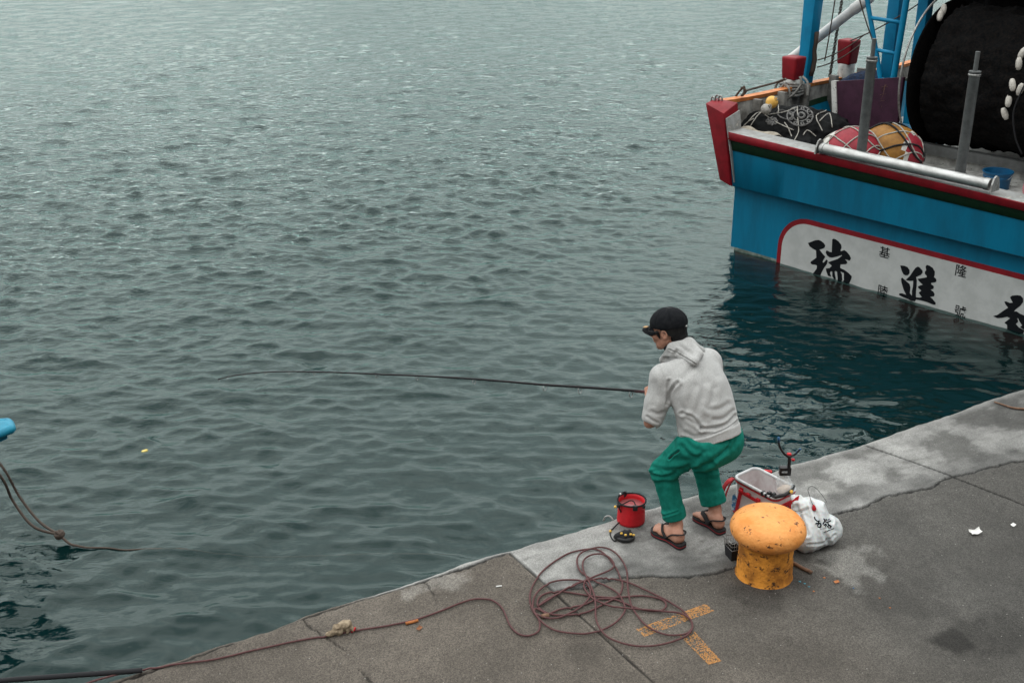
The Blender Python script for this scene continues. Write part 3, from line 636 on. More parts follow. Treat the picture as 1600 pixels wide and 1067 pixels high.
def strip_uv(prof, u0, u1, n=40):                    # transom profile (v, w) swept across
    us = np.linspace(u0, u1, n); k = len(prof)
    v = []
    for u in us:
        for (a, b) in prof: v.append((u, a, dr_(u, b)))
    return Bn(v), [(i*k+j, i*k+j+1, (i+1)*k+j+1, (i+1)*k+j) for i in range(n-1) for j in range(k-1)]
def u0w(b): return 0
mk('transom', strip_uv([(0, 0.03), (0, 0.852), (-0.012, 0.862), (-0.125, 0.868), (-0.138, 0.882), (-0.165, 1.335)], -0.06, WID+0.06), M['hull_blue'], boat, sharp=40)
mk('waterline_slime', strip_uv([(0.0, -0.02), (-0.004, 0.0), (0.0, 0.034)], 0.0, WID), M['slime'], boat)
mk('green_stripe', strip_uv([(-0.166, 1.332), (-0.176, 1.338), (-0.196, 1.468)], -0.06, WID+.1), M['hull_green'], boat)
mk('red_rail', strip_uv([(-0.190, 1.464), (-0.222, 1.468), (-0.230, 1.476), (-0.236, 1.562), (-0.228, 1.570)], -0.06, WID+.1), M['hull_red'], boat, sharp=50)
mk('rail_cap', strip_uv([(-0.228, 1.570), (-0.216, 1.575), (0.05, 1.578), (0.06, 1.567), (0.06, 1.0)], -0.05, WID+.05), M['cap_grey'], boat, sharp=50)
# corner post
pz = [(-.17, -.19, .93), (.0, -.17, .875), (.02, .05, .875), (-.2, .05, .93), (-.43, -.245, 1.875), (-.10, -.285, 1.80), (-.125, .02, 1.895), (-.455, .0, 1.905)]
cpost = mk('corner_post', hexa([B(*q) for q in pz], 0.018, 2), M['hull_red'], boat, sharp=40)
mk('post_side', hexa([B(*q) for q in [(.03, -.16, .93), (.042, -.16, .93), (.042, .06, .93), (.03, .06, .93), (-.085, -.262, 1.735), (-.07, -.262, 1.735), (-.092, .03, 1.80), (-.11, .03, 1.80)]], .003), M['cap_grey'], cpost, sharp=40)
# bulwark of the port side with its orange rail
vs = np.linspace(0.02, 13.5, 55); mb = MB(); mo = MB()
for sgn in (0, 1):
    pi, po = [], []
    for q in vs:
        u = ul(q, RAILW(q)); rw = RAILW(q)
        a = [(u+0.13, q, 1.0), (u+0.10, q, rw-0.002), (u-0.005, q, rw)]
        b = [(u+0.105, q, rw-0.035), (u+0.112, q, rw+0.012), (u+0.0, q, rw+0.014), (u-0.012, q, rw-0.03)]
        if sgn: a = [(WID-x, y, z) for x, y, z in a]; b = [(WID-x, y, z) for x, y, z in b]
        pi += a; po += b
    mb.add(Bn(pi), [(i*3+j, i*3+j+1, (i+1)*3+j+1, (i+1)*3+j) for i in range(len(vs)-1) for j in range(2)])
    mo.add(Bn(po), [(i*4+j, i*4+j+1, (i+1)*4+j+1, (i+1)*4+j) for i in range(len(vs)-1) for j in range(3)])
mk('bulwark', mb, M['bulwark_in'], boat); mk('orange_rail', mo, M['orange_rail'], boat, sharp=40)
ds = []
for q in vs: u = ul(q, 1.2); ds += [(u+.1, q, 1.0), (WID/2, q, 1.03), (WID-u-.1, q, 1.0)]
mk('deck', (Bn(ds), [(i*3+j, i*3+j+1, (i+1)*3+j+1, (i+1)*3+j) for i in range(len(vs)-1) for j in range(2)]), M['deck'], boat)
# ribs inside the bulwark
for q in (0.65, 1.3, 2.0, 2.9, 3.7):
    u = ul(q, 1.7); mk('bulwark_rib', rbox(B(u+.17, q, 1.42), BU, BV, EZ, (.12, .07, .82), .008), M['bulwark_in'], boat, sharp=40)
# ---- name panel on the transom
pu0, pw1 = 0.735, 0.585
def panel_outline(off, u_end):
    r = 0.36; L = [(pu0-off, -0.03)]
    for a in np.linspace(180, 90, 14): L.append((pu0+r+(r+off)*math.cos(math.radians(a)), pw1-0.36+(0.36+off)*math.sin(math.radians(a))))
    L += [(u_end, pw1+off)]
    mir = [(WID-a, b) for a, b in L[::-1]]
    return L+mir
pb = mk('name_border', extrude_poly(panel_outline(0.062, 2.75), lambda a, b: B(a, 0, b), -BV*0.004), M['hull_red'], boat, smooth=False)
pw_ = mk('name_panel', extrude_poly(panel_outline(0.0, 2.75), lambda a, b: B(a, 0, b), -BV*0.007), M['hull_white'], boat, smooth=False)
ZR = ((1250, 360, 11.86), (1390, 400, 11.856), (1540, 440, 11.856))
RUI = [[(150,235),(200,215),(280,185),(345,178),(390,195),(440,235),(470,280),(455,320),(420,340),(360,358),(400,410),(470,490),(430,550),(420,590),(440,600),(490,540),(515,560),(500,620),(450,690),(400,780),(380,830),(240,800),(310,710),(315,650),(280,635),(220,630),(195,600),(205,575),(250,545),(305,505),(300,370),(240,340),(180,295)],
 [(600,165),(625,155),(660,165),(720,210),(765,270),(770,320),(750,375),(765,388),(790,375),(820,365),(870,400),(920,460),(945,520),(920,560),(880,545),(830,535),(870,575),(875,605),(850,625),(750,630),(745,690),(760,705),(820,730),(900,790),(960,850),(950,900),(915,975),(860,985),(800,945),(815,910),(815,790),(760,765),(750,770),(775,810),(785,920),(760,955),(700,945),(700,880),(690,770),(660,750),(640,765),(665,900),(630,900),(600,850),(600,765),(570,755),(555,790),(580,860),(520,840),(490,760),(480,705),(550,700),(590,655),(520,590),(560,575),(700,530),(780,470),(780,455),(700,480),(600,505),(550,500),(500,460),(478,410),(495,370),(550,400),(590,405)]]
JIN = [[(200,175),(270,180),(330,205),(370,260),(370,320),(340,355),(300,360),(260,340),(225,270)],
 [(300,440),(370,380),(430,290),(480,220),(520,198),(550,205),(610,270),(612,310),(580,350),(490,390),(505,450),(500,560),(490,650),(488,765),(550,770),(600,760),(570,720),(540,680),(570,655),(590,640),(530,590),(530,560),(570,545),(615,530),(570,490),(515,425),(600,410),(690,395),(690,370),(655,330),(655,295),(680,260),(668,200),(690,165),(740,180),(800,220),(838,290),(835,350),(820,390),(860,420),(870,460),(850,485),(770,495),(770,525),(810,550),(822,580),(810,605),(760,625),(810,660),(835,710),(820,745),(750,755),(800,800),(855,870),(850,900),(810,900),(700,855),(580,820),(490,805),(470,840),(400,830),(350,800),(250,760),(180,725),(180,695),(230,690),(310,720),(260,620),(220,480),(215,420),(235,400),(300,460),(370,520),(385,580),(375,690),(415,740),(415,650),(435,560),(440,455),(400,460),(340,455)]]
FA = [[(140,640),(230,610),(330,540),(420,480),(370,420),(350,375),(380,365),(450,395),(505,390),(455,290),(490,260),(580,250),(650,260),(695,310),(695,380),(650,440),(560,510),(525,550),(580,555),(630,590),(720,630),(800,600),(900,520),(960,470),(930,560),(900,640),(980,720),(1080,800),(1000,830),(860,800),(900,900),(880,1010),(800,1000),(720,960),(800,900),(700,880),(640,840),(680,810),(620,720),(610,680),(585,680),(605,740),(560,785),(620,850),(720,900),(700,960),(620,975),(520,940),(400,880),(400,800),(350,760),(400,720),(455,680),(400,650),(300,670),(220,675)],
 [(760,330),(830,300),(900,340),(1000,440),(1060,480),(960,500),(860,430)]]
for (ox, oy, sc), polys in zip(ZR, (RUI, JIN, FA)):
    mb = MB()
    for P in polys:
        Q = [onv(*q, -0.007) for q in Zm(ox, oy, sc, P)]
        mb.add(*extrude_poly(Q, lambda a, b: B(a, -0.007, b), -BV*0.003))
    mk('name_character', mb, M['ink'], boat, smooth=False)
def text_mesh(body, size, place):
    cu = bpy.data.curves.new('lettering', 'FONT'); cu.body = body; cu.size = size; cu.align_x = 'CENTER'; cu.align_y = 'CENTER'; cu.extrude = 0; cu.offset = size*0.006
    o = bpy.data.objects.new('lettering', cu); COL.objects.link(o)
    me = bpy.data.meshes.new_from_object(o.evaluated_get(bpy.context.evaluated_depsgraph_get()))
    v = np.array([q.co[:] for q in me.vertices]).reshape(-1, 3); f = [tuple(p.vertices) for p in me.polygons]
    bpy.data.objects.remove(o); bpy.data.meshes.remove(me)
    return np.array([place(a, b) for a, b, c in v]), f
for ch, px, py in (('基', 1382, 396), ('隆', 1501, 425), ('陸', 1379, 456), ('號', 1500, 488)):
    u_, w_ = onv(px, py, -.01)
    mk('port_lettering', text_mesh(ch, 0.145, lambda a, b, u_=u_, w_=w_: B(u_+a*1.0, -0.0105, w_+b)), M['ink'], boat, smooth=False)
# ---- stern roller, guide poles
r0, r1 = B(1.31, -.23, 1.605), B(3.41, -.23, 1.585); ax = (r1-r0)/np.linalg.norm(r1-r0)
rol = mk('stern_roller', lathe([(0.0, 0), (.062, 0), (.066, .01), (.066, .05), (.060, .055), (.060, 2.03), (.066, 2.035), (.066, 2.09), (0, 2.1)], r0, 32, ax), M['steel'], boat, sharp=50)
for q in (-0.03, 2.13):
    c = r0+ax*q
    prof = [(-.09, -.06), (.09, -.06), (.075, .02), (.045, .085), (.0, .105), (-.045, .085), (-.075, .02)]
    mk('roller_bracket', extrude_poly(prof, lambda a, b, c=c: c+BV*a+EZ*b, BU*0.018), M['galv'], boat, smooth=False)
for u_ in (1.70, 2.93):
    gp = mk('guide_pole', lathe([(.052, 0), (.056, .05), (.056, 1.08), (.062, 1.09), (.062, 1.115), (.05, 1.12), (.062, 1.125), (.062, 1.14), (.024, 1.145), (.024, 1.34), (.0, 1.342)], B(u_, 0.0, 1.53), 24), M['pipe'], boat, sharp=40)
    mk('pole_collar', lathe([(.058, 1.088), (.065, 1.09), (.065, 1.112), (.058, 1.114)], B(u_, 0.0, 1.53), 24), M['galv'], gp)
    mk('pole_foot', lathe([(.09, 0), (.09, .03), (.06, .05)], B(u_, 0.0, 1.535), 24), M['galv'], gp)
# ---- timber heads on the port rail
def bitt(u_, v_, base, top_, s, lean=0.0):
    h = top_-base; c = lambda a, b, z: B(u_+a+lean*z, v_+b, base+z)
    wv = [(s*.50, 0), (s*.50, h*.42)]
    low = lathe([(s*.56, 0), (s*.52, h*.1), (s*.50, h*.44)], B(u_, v_, base), 20)
    o = mk('rail_bitt', low, M['deck'], boat)
    z0, z1 = h*.42, h
    a, b = s*.46, s*.54
    mk('bitt_head', hexa([c(-a, -a, z0), c(a, -a, z0), c(a, a, z0), c(-a, a, z0), c(-b, -b, z1), c(b, -b, z1), c(b, b, z1), c(-b, b, z1)], .035, 3), M['hull_red'], o)
    return o
b1 = bitt(-.665, 1.9, 1.66, 2.20, .235); b2 = bitt(-.79, 3.4, 1.66, 2.27, .235)
# ---- gallows mast, boom, ladder, posts
mk('gallows_mast', hexa([B(-.83, 2.25, 1.0), B(-.71, 2.25, 1.0), B(-.71, 2.42, 1.0), B(-.83, 2.42, 1.0), B(-.85, 2.25, 4.2), B(-.62, 2.25, 4.2), B(-.62, 2.47, 4.2), B(-.85, 2.47, 4.2)], .012), M['mast_blue'], boat, sharp=40)
bo = mk('boom', tube([B(-1.35, 2.75, 1.97), B(.75, 2.75, 3.68)], .068, 20), M['boom'], boat, sharp=50)
mk('boom_clamp', tube([B(-.36, 2.75, 2.775), B(-.12, 2.75, 2.97)], .080, 20), M['boom'], bo, sharp=50)
mk('mast_lashing', tube([B(-.67, 2.36, 1.86+.12*i) + .02*rng.standard_normal(3) for i in range(6)], .035, 8), M['rope_brown'], boat)
def chain(name, a, b, sag, n, r, parent, m, thick=.0065):
    a, b = np.asarray(a), np.asarray(b); mb = MB()
    for i in range(n):
        t = (i+.5)/n; c = a+(b-a)*t-EZ*sag*4*t*(1-t); d = (b-a)-EZ*sag*4*(1-2*t); d = d/np.linalg.norm(d)
        s_ = np.cross(d, [0.3, 0.5, .1]); s_ /= np.linalg.norm(s_); s_ = s_ if i % 2 else np.cross(d, s_)
        an = np.linspace(0, 2*math.pi, 12, endpoint=False)
        mb.add(*tube([c+d*r*1.35*math.cos(q)+s_*r*.72*math.sin(q) for q in an], thick, 6, closed=True))
    return mk(name, mb, m, parent)
chain('hanging_chain', B(-.55, 2.75, 3.05), B(-.86, 3.1, 1.76), .03, 36, .026, boat, M['chain'])
lad = mk('ladder_rail', tube(catmull([B(.02, 2.3, 3.4), B(.12, 2.3, 2.98), B(.30, 2.3, 2.45), B(.44, 2.3, 2.02), B(.60, 2.3, 1.40)], 6), .032, 12), M['mast_blue'], boat)
mk('ladder_rail', tube(catmull([B(.70, 2.3, 3.4), B(.69, 2.3, 3.03), B(.655, 2.3, 2.30), B(.635, 2.3, 1.85), B(.615, 2.3, 1.40)], 6), .042, 12), M['mast_blue'], boat)
def lx(wv): return np.interp(wv, [1.4, 2.02, 2.45, 2.98, 3.4], [.6, .44, .30, .12, .02]), np.interp(wv, [1.4, 1.85, 2.3, 3.03, 3.4], [.615, .635, .655, .69, .7])
for wv in (1.99, 2.36, 2.76, 3.18):
    a, b = lx(wv); mk('ladder_rung', tube([B(a, 2.3, wv), B(b, 2.3, wv-.02)], .026, 10), M['mast_blue'], boat)
mk('ladder_base', hexa([B(.42, 2.18, 1.0), B(1.06, 2.18, 1.0), B(1.06, 2.5, 1.0), B(.42, 2.5, 1.0), B(.45, 2.18, 1.42), B(1.04, 2.18, 1.42), B(1.04, 2.5, 1.42), B(.45, 2.5, 1.42)], .015), M['mast_blue'], boat, sharp=40)
for (u_, v_, s_) in ((-.22, 3.6, .18), (.40, 3.3, .15), (3.6, 3.6, .18)):
    mk('frame_post', rbox(B(u_, v_, 2.5), BU, BV, EZ, (s_, .16, 3.1), .01), M['mast_blue'], boat, sharp=40)
mk('gallows_beam', rbox(B(2.2, 2.34, 4.3), BU, BV, EZ, (6.6, .26, .24), .012), M['mast_blue'], boat, sharp=40)
mk('gallows_mast', rbox(B(5.3, 2.34, 2.6), BU, BV, EZ, (.28, .26, 3.3), .012), M['mast_blue'], boat, sharp=40)
# ---- net drum
DC = (2.7, 2.12); DU0, DU1, DR = 1.15, 4.3, .92
def dring(u_, r, n=64): return [B(u_, DC[0]+r*math.cos(a), DC[1]+r*math.sin(a)) for a in np.linspace(0, 2*math.pi, n, endpoint=False)]
drum = mk('net_drum', lathe([(0, -.01), (.35, -.01), (.35, 0.02), (.35, DU1-DU0), (0, DU1-DU0+.02)], B(DU0, *DC), 32, BU), M['beam'], boat)
nu, na = 70, 150; v = []
for i in range(nu):
    u_ = DU0+.02+(DU1-DU0-.04)*i/(nu-1); e = min(i, nu-1-i)/3.0; rr = .87*min(1, .25+e*.75) if e < 1 else .87
    for k in range(na):
        a = 2*math.pi*k/na; p = B(u_, DC[0]+math.cos(a), DC[1]+math.sin(a))
        v.append((u_, a, rr))
v = np.array(v); pp = Bn(np.stack([v[:, 0], DC[0]+np.cos(v[:, 1]), DC[1]+np.sin(v[:, 1])], 1))
rr = v[:, 2]+.11*(fbm(pp, 3.5, 4, 3)-.5)*2+.05*(fbm(pp, 17, 3, 4)-.5)*2
vv = Bn(np.stack([v[:, 0], DC[0]+rr*np.cos(v[:, 1]), DC[1]+rr*np.sin(v[:, 1])], 1))
fs = [(i*na+k, i*na+(k+1) % na, (i+1)*na+(k+1) % na, (i+1)*na+k) for i in range(nu-1) for k in range(na)]
wn = mk('wound_net', (vv, fs), M['netblack'], drum)
for u_ in (DU0, DU1):
    mk('drum_flange', lathe([(.34, -.012), (DR, -.012), (DR+.012, 0), (DR, .012), (.34, .012)], B(u_, *DC), 72, BU), M['netblack'], drum, sharp=40)
an = np.linspace(math.radians(62), math.radians(215), 40)
mk('flange_hoop', tube([B(DU0-.05, DC[0]+(DR+.10)*math.cos(a), DC[1]+(DR+.10)*math.sin(a)) for a in an], .014, 8), M['galv'], drum)
# floats threaded on the wound net
fl = [(1547,40),(1592,100),(1582,133),(1576,158),(1570,178),(1597,84),(1474,16),(1469,25),(1594,140)]
for i, (x, y) in enumerate(fl):
    best = None
    for vq in np.linspace(1.55, 3.4, 60):
        u_, w_ = onv(x, y, vq)
        if math.hypot(vq-DC[0], w_-DC[1]) < .91 or vq > 2.9: best = (u_, vq, w_); break
    if i in (0,): continue
    c = B(*best); ax_ = np.array([.25, .1, .95])+.25*rng.standard_normal(3); ax_ /= np.linalg.norm(ax_)
    mk('net_float', lathe([(.008, -.075), (.022, -.07), (.036, -.035), (.039, 0), (.036, .035), (.022, .07), (.008, .075)], c, 14, ax_), M['float_white'], drum)
bl = [(1596,120),(1590,140),(1586,170),(1589,205),(1594,225)]
mk('float_line', tube(catmull([B(2.72, 1.72, 2.40), B(2.66, 1.70, 2.2), B(2.60, 1.72, 1.95), B(2.64, 1.78, 1.66), B(2.72, 1.86, 1.45)], 6), .010, 6), M['black_cord'], drum)
mk('drum_beam', rbox(B(2.75, 2.24, 1.215), BU, BV, EZ, (3.9, .12, .13), .006), M['beam'], boat, sharp=40)
mk('drum_bulkhead', rbox(B(2.75, 2.30, 1.08), BU, BV, EZ, (3.9, .06, .16), .004), M['deck'], boat, sharp=40)
for u_ in (1.05, 4.42): mk('drum_stand', hexa([B(u_-.04, 2.35, 1.0), B(u_+.04, 2.35, 1.0), B(u_+.04, 3.05, 1.0), B(u_-.04, 3.05, 1.0), B(u_-.04, 2.58, 2.2), B(u_+.04, 2.58, 2.2), B(u_+.04, 2.82, 2.2), B(u_-.04, 2.82, 2.2)], .01), M['mast_blue'], boat, sharp=40)
q_ = np.array([(.52+4.1*i/39, 3.95+.10*math.sin(i*.9)+.05*math.sin(i*2.3), 1.0+3.05*j/24) for i in range(40) for j in range(25)])
mk('dark_backdrop', (Bn(q_+np.stack([0*q_[:, 0], .12*(fbm(q_, 3, 4, 6)-.5), 0*q_[:, 0]], 1)), [(i*25+j, i*25+j+1, (i+1)*25+j+1, (i+1)*25+j) for i in range(39) for j in range(24)]), M['netblack'], boat)  # black sheet added so the space behind the drum reads dark
# ---- roof added out of view to darken the drum; wheelhouse further forward
mk('added_canopy', rbox(B(2.9, 4.3, 4.1), BU, BV, EZ, (5.0, 4.4, .07), .02), M['canvas_olive'], boat, sharp=40)
cab = mk('wheelhouse', hexa([B(.9, 6.6, 1.0), B(4.6, 6.6, 1.0), B(4.3, 10.2, 1.0), B(1.2, 10.2, 1.0), B(.95, 6.6, 5.2), B(4.55, 6.6, 5.2), B(4.25, 10.0, 5.2), B(1.25, 10.0, 5.2)], .04), M['cabin'], boat, sharp=40)
for u_ in (1.6, 2.75, 3.9): mk('window', rbox(B(u_, 6.57, 4.2), BU, BV, EZ, (.75, .05, .75), .02), M['glass'], cab, sharp=40)
mk('cabin_door', rbox(B(2.2, 6.57, 2.2), BU, BV, EZ, (.8, .05, 1.9), .02), M['mast_blue'], cab, sharp=40)
# leaning hatch board with a chipped white edge
pbd = thing('hatch_board', 'dark purple board with a chipped white edge leaning behind the netted fenders', 'board', B(.5, 2.0, 1.0))
mk('board_face', hexa([B(.22, 1.86, 1.0), B(1.02, 1.86, 1.0), B(1.02, 1.92, 1.0), B(.22, 1.92, 1.0), B(.0, 1.96, 1.94), B(.98, 1.96, 2.12), B(.98, 2.02, 2.12), B(.0, 2.02, 1.94)], .006), M['purple'], pbd, sharp=40)
mk('board_edge', hexa([B(.14, 1.845, 1.0), B(.218, 1.845, 1.0), B(.218, 1.93, 1.0), B(.14, 1.93, 1.0), B(-.075, 1.945, 1.935), B(-.003, 1.945, 1.945), B(-.003, 2.03, 1.945), B(-.075, 2.03, 1.935)], .004), M['worn_white'], pbd, sharp=40)
mb = MB()
for P in ([(.70, 1.90), (.735, 1.97), (.76, 2.0)], [(.69, 1.96), (.78, 1.975)], [(.735, 2.0), (.73, 1.86), (.71, 1.80)], [(.69, 1.86), (.77, 1.88)], [(.70, 1.78), (.77, 1.80)], [(.735, 1.8), (.735, 1.70)]):
    mb.add(*tube([B(a, 1.86+.1*(b-1)/1.03-.001, b) for a, b in P], .008, 5, flat=.3))
mk('board_mark', mb, M['stick'], pbd)

# ================================================================== gear lying on the boat's after deck
def bvh(v, f): return BVHTree.FromPolygons([Vector(q) for q in v], [tuple(int(i) for i in q) for q in f])
def cast(T_, x, y, up=0.0):
    d = Vector(ray(x, y)).normalized(); r = T_.ray_cast(Vector(C0), d)
    if r[0] is None: return None
    n = r[1] if r[1].dot(d) < 0 else -r[1]
    return np.array(r[0]+n*up)
def cast_line(T_, pts, up, n=6):
    L = []
    for q in catmull([(x, y, 0) for x, y in pts], n):
        p = cast(T_, q[0], q[1], up)
        if p is not None: L.append(p)
    return L
def rope_net(c, r, A, n, turns, rad, jit=0.02, s=0):
    mb = MB(); th = np.linspace(0.16, math.pi-0.16, 40)
    for fam in (1, -1):
        for k in range(n):
            ph = 2*math.pi*k/n+fam*turns*th
            P = np.stack([np.sin(th)*np.cos(ph), np.sin(th)*np.sin(ph), np.cos(th)], -1)
            P = P+jit*(np.stack([vnoise(P, 4, s+k), vnoise(P, 4, s+9+k), vnoise(P, 4, s+5+k)], -1)-.5)*2
            P /= np.linalg.norm(P, axis=1)[:, None]
            mb.add(*tube(np.asarray(c)+((P*(np.asarray(r)+rad*0.7))@np.asarray(A)), rad, 6))
    return mb
def fender(c, r, axis, name_m, label, bands, net, s):
    axis = np.asarray(axis, float); axis /= np.linalg.norm(axis); X_ = np.cross(axis, EZ); X_ /= np.linalg.norm(X_); A = np.array([X_, np.cross(axis, X_), axis])
    f_ = thing('netted_fender', label, 'fender', np.asarray(c)-EZ*r[0], 'netted float balls on the after deck')
    v, f = ball((0, 0, 0), 1.0, 40); v = v*(1+0.05*(fbm(v, 1.6, 3, s)-.5)[:, None]*2)
    mi = []
    for q in f:
        z = v[list(q)].mean(0); k = z[2]+0.10*math.sin(3*math.atan2(z[1], z[0])+s); j = 0
        for i, b in enumerate(bands):
            if k > b: j = i+1
        mi.append(j)
    mk('float_ball', (np.asarray(c)+(v*np.asarray(r))@A, f), None, f_, mats=[M[q] for q in name_m], mi=mi)
    mk('rope_netting', rope_net(c, r, A, *net, s=s), M['rope_white'], f_)
    return f_, A
# bands run along the axis from its low end to its high end
f1, A1 = fender(B(1.17, .62, 1.37), (.33, .33, .38), BU*.9+EZ*.25+BV*.3, ['ball_white', 'ball_red'], 'round red fender with a white end wrapped in white netting', [-.42], (6, 1.1, .0085), 3)
f2, A2 = fender(B(1.47, 1.02, 1.38), (.35, .35, .40), BU*.92-EZ*.12+BV*.25, ['ball_ochre', 'ball_white', 'ball_red'], 'ochre yellow fender with a red end in white and black netting', [.50, .60], (5, 1.0, .0085), 5)
mk('dark_netting', rope_net(B(1.47, 1.02, 1.38), (.353, .353, .403), A2, 4, .8, .0115, s=31), M['black_cord'], f2)
# tarpaulin bundle
s_ = SDF(B(0, 0, 0)-np.array([1.4, 1.6, -0.9]), B(0, 0, 0)+np.array([2.6, 1.8, 2.1]), .022)
for (u_, v_, w_, a, b, c, rot) in ((.12, .95, 1.30, .62, .40, .42, 0), (-.18, .62, 1.25, .34, .32, .40, .2), (.52, 1.1, 1.22, .36, .34, .44, .1), (.1, 1.5, 1.2, .55, .35, .42, .2), (.45, .55, 1.1, .35, .3, .38, 0)):
    s_.ell(B(u_, v_, w_), (a, b, c), np.array([BU*math.cos(rot)+EZ*math.sin(rot), BV, EZ*math.cos(rot)-BU*math.sin(rot)]), .06)
v, f = s_.mesh(1); N = vnormals(v, f); v = v+N*(0.10*(fbm(v, 2.6, 4, 3)-.5)+.035*(1-np.abs(fbm(v, 5, 3, 9)-.5)*6).clip(0, 1))[:, None]
v[:, 2] = np.maximum(v[:, 2], B(0, 0, 1.02)[2])
tb = thing('tarpaulin_bundle', 'black tarpaulin bundle tied with pale cords beside the red corner post', 'bundle', B(.1, .9, 1.0))
tarp = mk('tarpaulin', (v, f), M['tarp'], tb); TT = bvh(v, f)
mb = MB()
for pts in ([(1163,153),(1185,172),(1210,190),(1240,204)], [(1246,157),(1246,180),(1248,205),(1240,222)], [(1168,205),(1185,180),(1200,172)], [(1262,160),(1285,170),(1290,174),(1275,182),(1285,205)], [(1226,192),(1233,203),(1237,214)], [(1255,212),(1262,204),(1275,214)], [(1200,180),(1225,176),(1245,168)], [(1150,210),(1168,192),(1178,186)], [(1280,190),(1296,178),(1300,200)], [(1216,160),(1217,178)], [(1170,190),(1182,178),(1190,177)]):
    L = cast_line(TT, pts, .006)
    if len(L) > 3: mb.add(*tube(L, .007, 6))
mk('lashing', mb, M['rope_white'], tb)
mb = MB()
def ring(cx, cy, rx, ry, r_, n=26, rot=0, k=0):
    pts = [(cx+rx*math.cos(a)*math.cos(rot)-ry*math.sin(a)*math.sin(rot), cy+rx*math.cos(a)*math.sin(rot)+ry*math.sin(a)*math.cos(rot)) for a in np.linspace(0, 2*math.pi, n)]
    L = [cast(TT, *q, .003) for q in pts]; L = [q for q in L if q is not None]
    if len(L) > 5: mb.add(*tube(L, r_, 5))
ring(1250, 182, 20, 15, .012); ring(1251, 181, 12, 9, .010); ring(1252, 181, 5, 4, .016); ring(1226, 180, 12, 6, .010, rot=.35)
for a in range(9): q = a*.7; ring(1251+16*math.cos(q), 182+12*math.sin(q), 2.2, 1.8, .010)
for a in range(8): q = a*.785; ring(1206+6*math.cos(q), 190+3.6*math.sin(q), 2.6, 1.5, .012, rot=q)
mk('printed_motif', mb, M['print'], tb)
# beige canvas beside it, two floats
s_ = SDF(B(-.5, -.2, .9)-np.array([.5, .5, .2]), B(.5, .2, 1.6)+np.array([.9, .6, .3]), .016)
s_.ell(B(.28, .13, 1.46), (.30, .12, .12), np.array([BU, BV, EZ]), .03); s_.ell(B(-.05, .14, 1.48), (.22, .10, .10), np.array([BU, BV, EZ]), .03); s_.ell(B(.12, .22, 1.2), (.40, .14, .30), np.array([BU, BV, EZ]), .03)
v, f = s_.mesh(1); N = vnormals(v, f); v = v+N*(.05*(fbm(v*np.array([1, 1, 2.5]), 7, 3, 3)-.5))[:, None]
tag(mk('folded_canvas', (v, f), mat('beige_canvas', (.38, .34, .28), (.24, .21, .17), 14, .9, .004, 40), loc=B(.1, .1, 1.0)), 'beige folded canvas tucked behind the stern rail of the boat', 'canvas')
def floatball(x, y, v_, r, m, label, cat='float'):
    u_, w_ = onv(x, y, v_); c = B(u_, v_, w_); ax_ = np.array([.4, -.5, .55])
    t = thing('net_buoy', label, cat, c-EZ*r)
    mk('buoy_ball', lathe([(.02, -r*.99)]+[(r*math.sin(a), -r*math.cos(a)) for a in np.linspace(.25, math.pi-.25, 14)]+[(.02, r*.99)], c, 24, ax_), m, t)
    mk('cord_eye', tube([c+r*1.06*(np.array(ax_)/np.linalg.norm(ax_))+.022*np.array([math.cos(a), 0, math.sin(a)]) for a in np.linspace(0, 2*math.pi, 14, endpoint=False)], .007, 6, closed=True), M['rope_white'], t)
floatball(1206, 160, .62, .080, M['float_yellow'], 'round orange yellow net buoy on the black bundle')
floatball(1197, 171, .50, .068, M['float_grey'], 'grey white net buoy below the yellow one on the bundle')
# ropes at the first bitt
mb = MB()
for i in range(5):
    z = 1.70+.035*i; mb.add(*tube([B(-.665+(.155+.01*math.sin(3*a+i))*math.cos(a), 1.9+(.155+.01*math.cos(2*a+i))*math.sin(a), z+.012*math.sin(2*a+i)) for a in np.linspace(0, 2*math.pi, 28, endpoint=False)], .019, 7, closed=True))
for pts in ([(1250,120),(1252,132),(1240,148),(1225,158)], [(1228,130),(1220,138),(1222,148),(1233,150),(1232,138),(1226,131)], [(1254,120),(1262,130),(1262,150)], [(1228,124),(1215,130),(1212,140),(1222,150)]):
    L = [B(*(lambda q: (q[0], 1.66, q[1]))(onv(x, y, 1.66))) for x, y, _ in catmull([(x, y, 0) for x, y in pts], 6)]
    mb.add(*tube(L, .017, 7))
tag(mk('mooring_line', mb, mat('grey_rope', (.30, .295, .28), (.17, .165, .155), 30, .9, .004, 160), loc=B(-.66, 1.9, 1.66)), 'grey rope turns and loops around the red topped bitt at the mast foot', 'rope')
mb = MB()
for pts, vv_ in (([(1163,143),(1180,138),(1210,130),(1226,124)], 1.0), ([(1150,150),(1157,141),(1163,136),(1162,146),(1158,150)], .45), ([(1158,137),(1166,142),(1160,150)], .45)):
    mb.add(*tube([B(*(lambda q: (q[0], vv_, q[1]))(onv(x, y, vv_))) for x, y, _ in catmull([(x, y, 0) for x, y in pts], 6)], .014, 7))
tag(mk('rail_rope', mb, M['rope_brown'], loc=B(-.4, .5, 1.85)), 'thin brown rope knotted along the orange port rail', 'rope')
for a, b in ((B(-.55, 2.3, 2.12), B(-.55, 3.4, 2.36)), (B(-.55, 2.3, 2.02), B(-.6, 3.4, 2.22)), (B(-.75, 3.3, 2.25), B(.4, 3.3, 2.95)), (B(-.5, 2.5, 3.0), B(-.52, 2.42, 2.1)), (B(.0, 2.1, 3.3), B(.33, 2.28, 2.4))):
    mk('rigging_wire', tube([a+(b-a)*t-EZ*.05*4*t*(1-t) for t in np.linspace(0, 1, 12)], .009, 6), M['rope_brown'], boat)
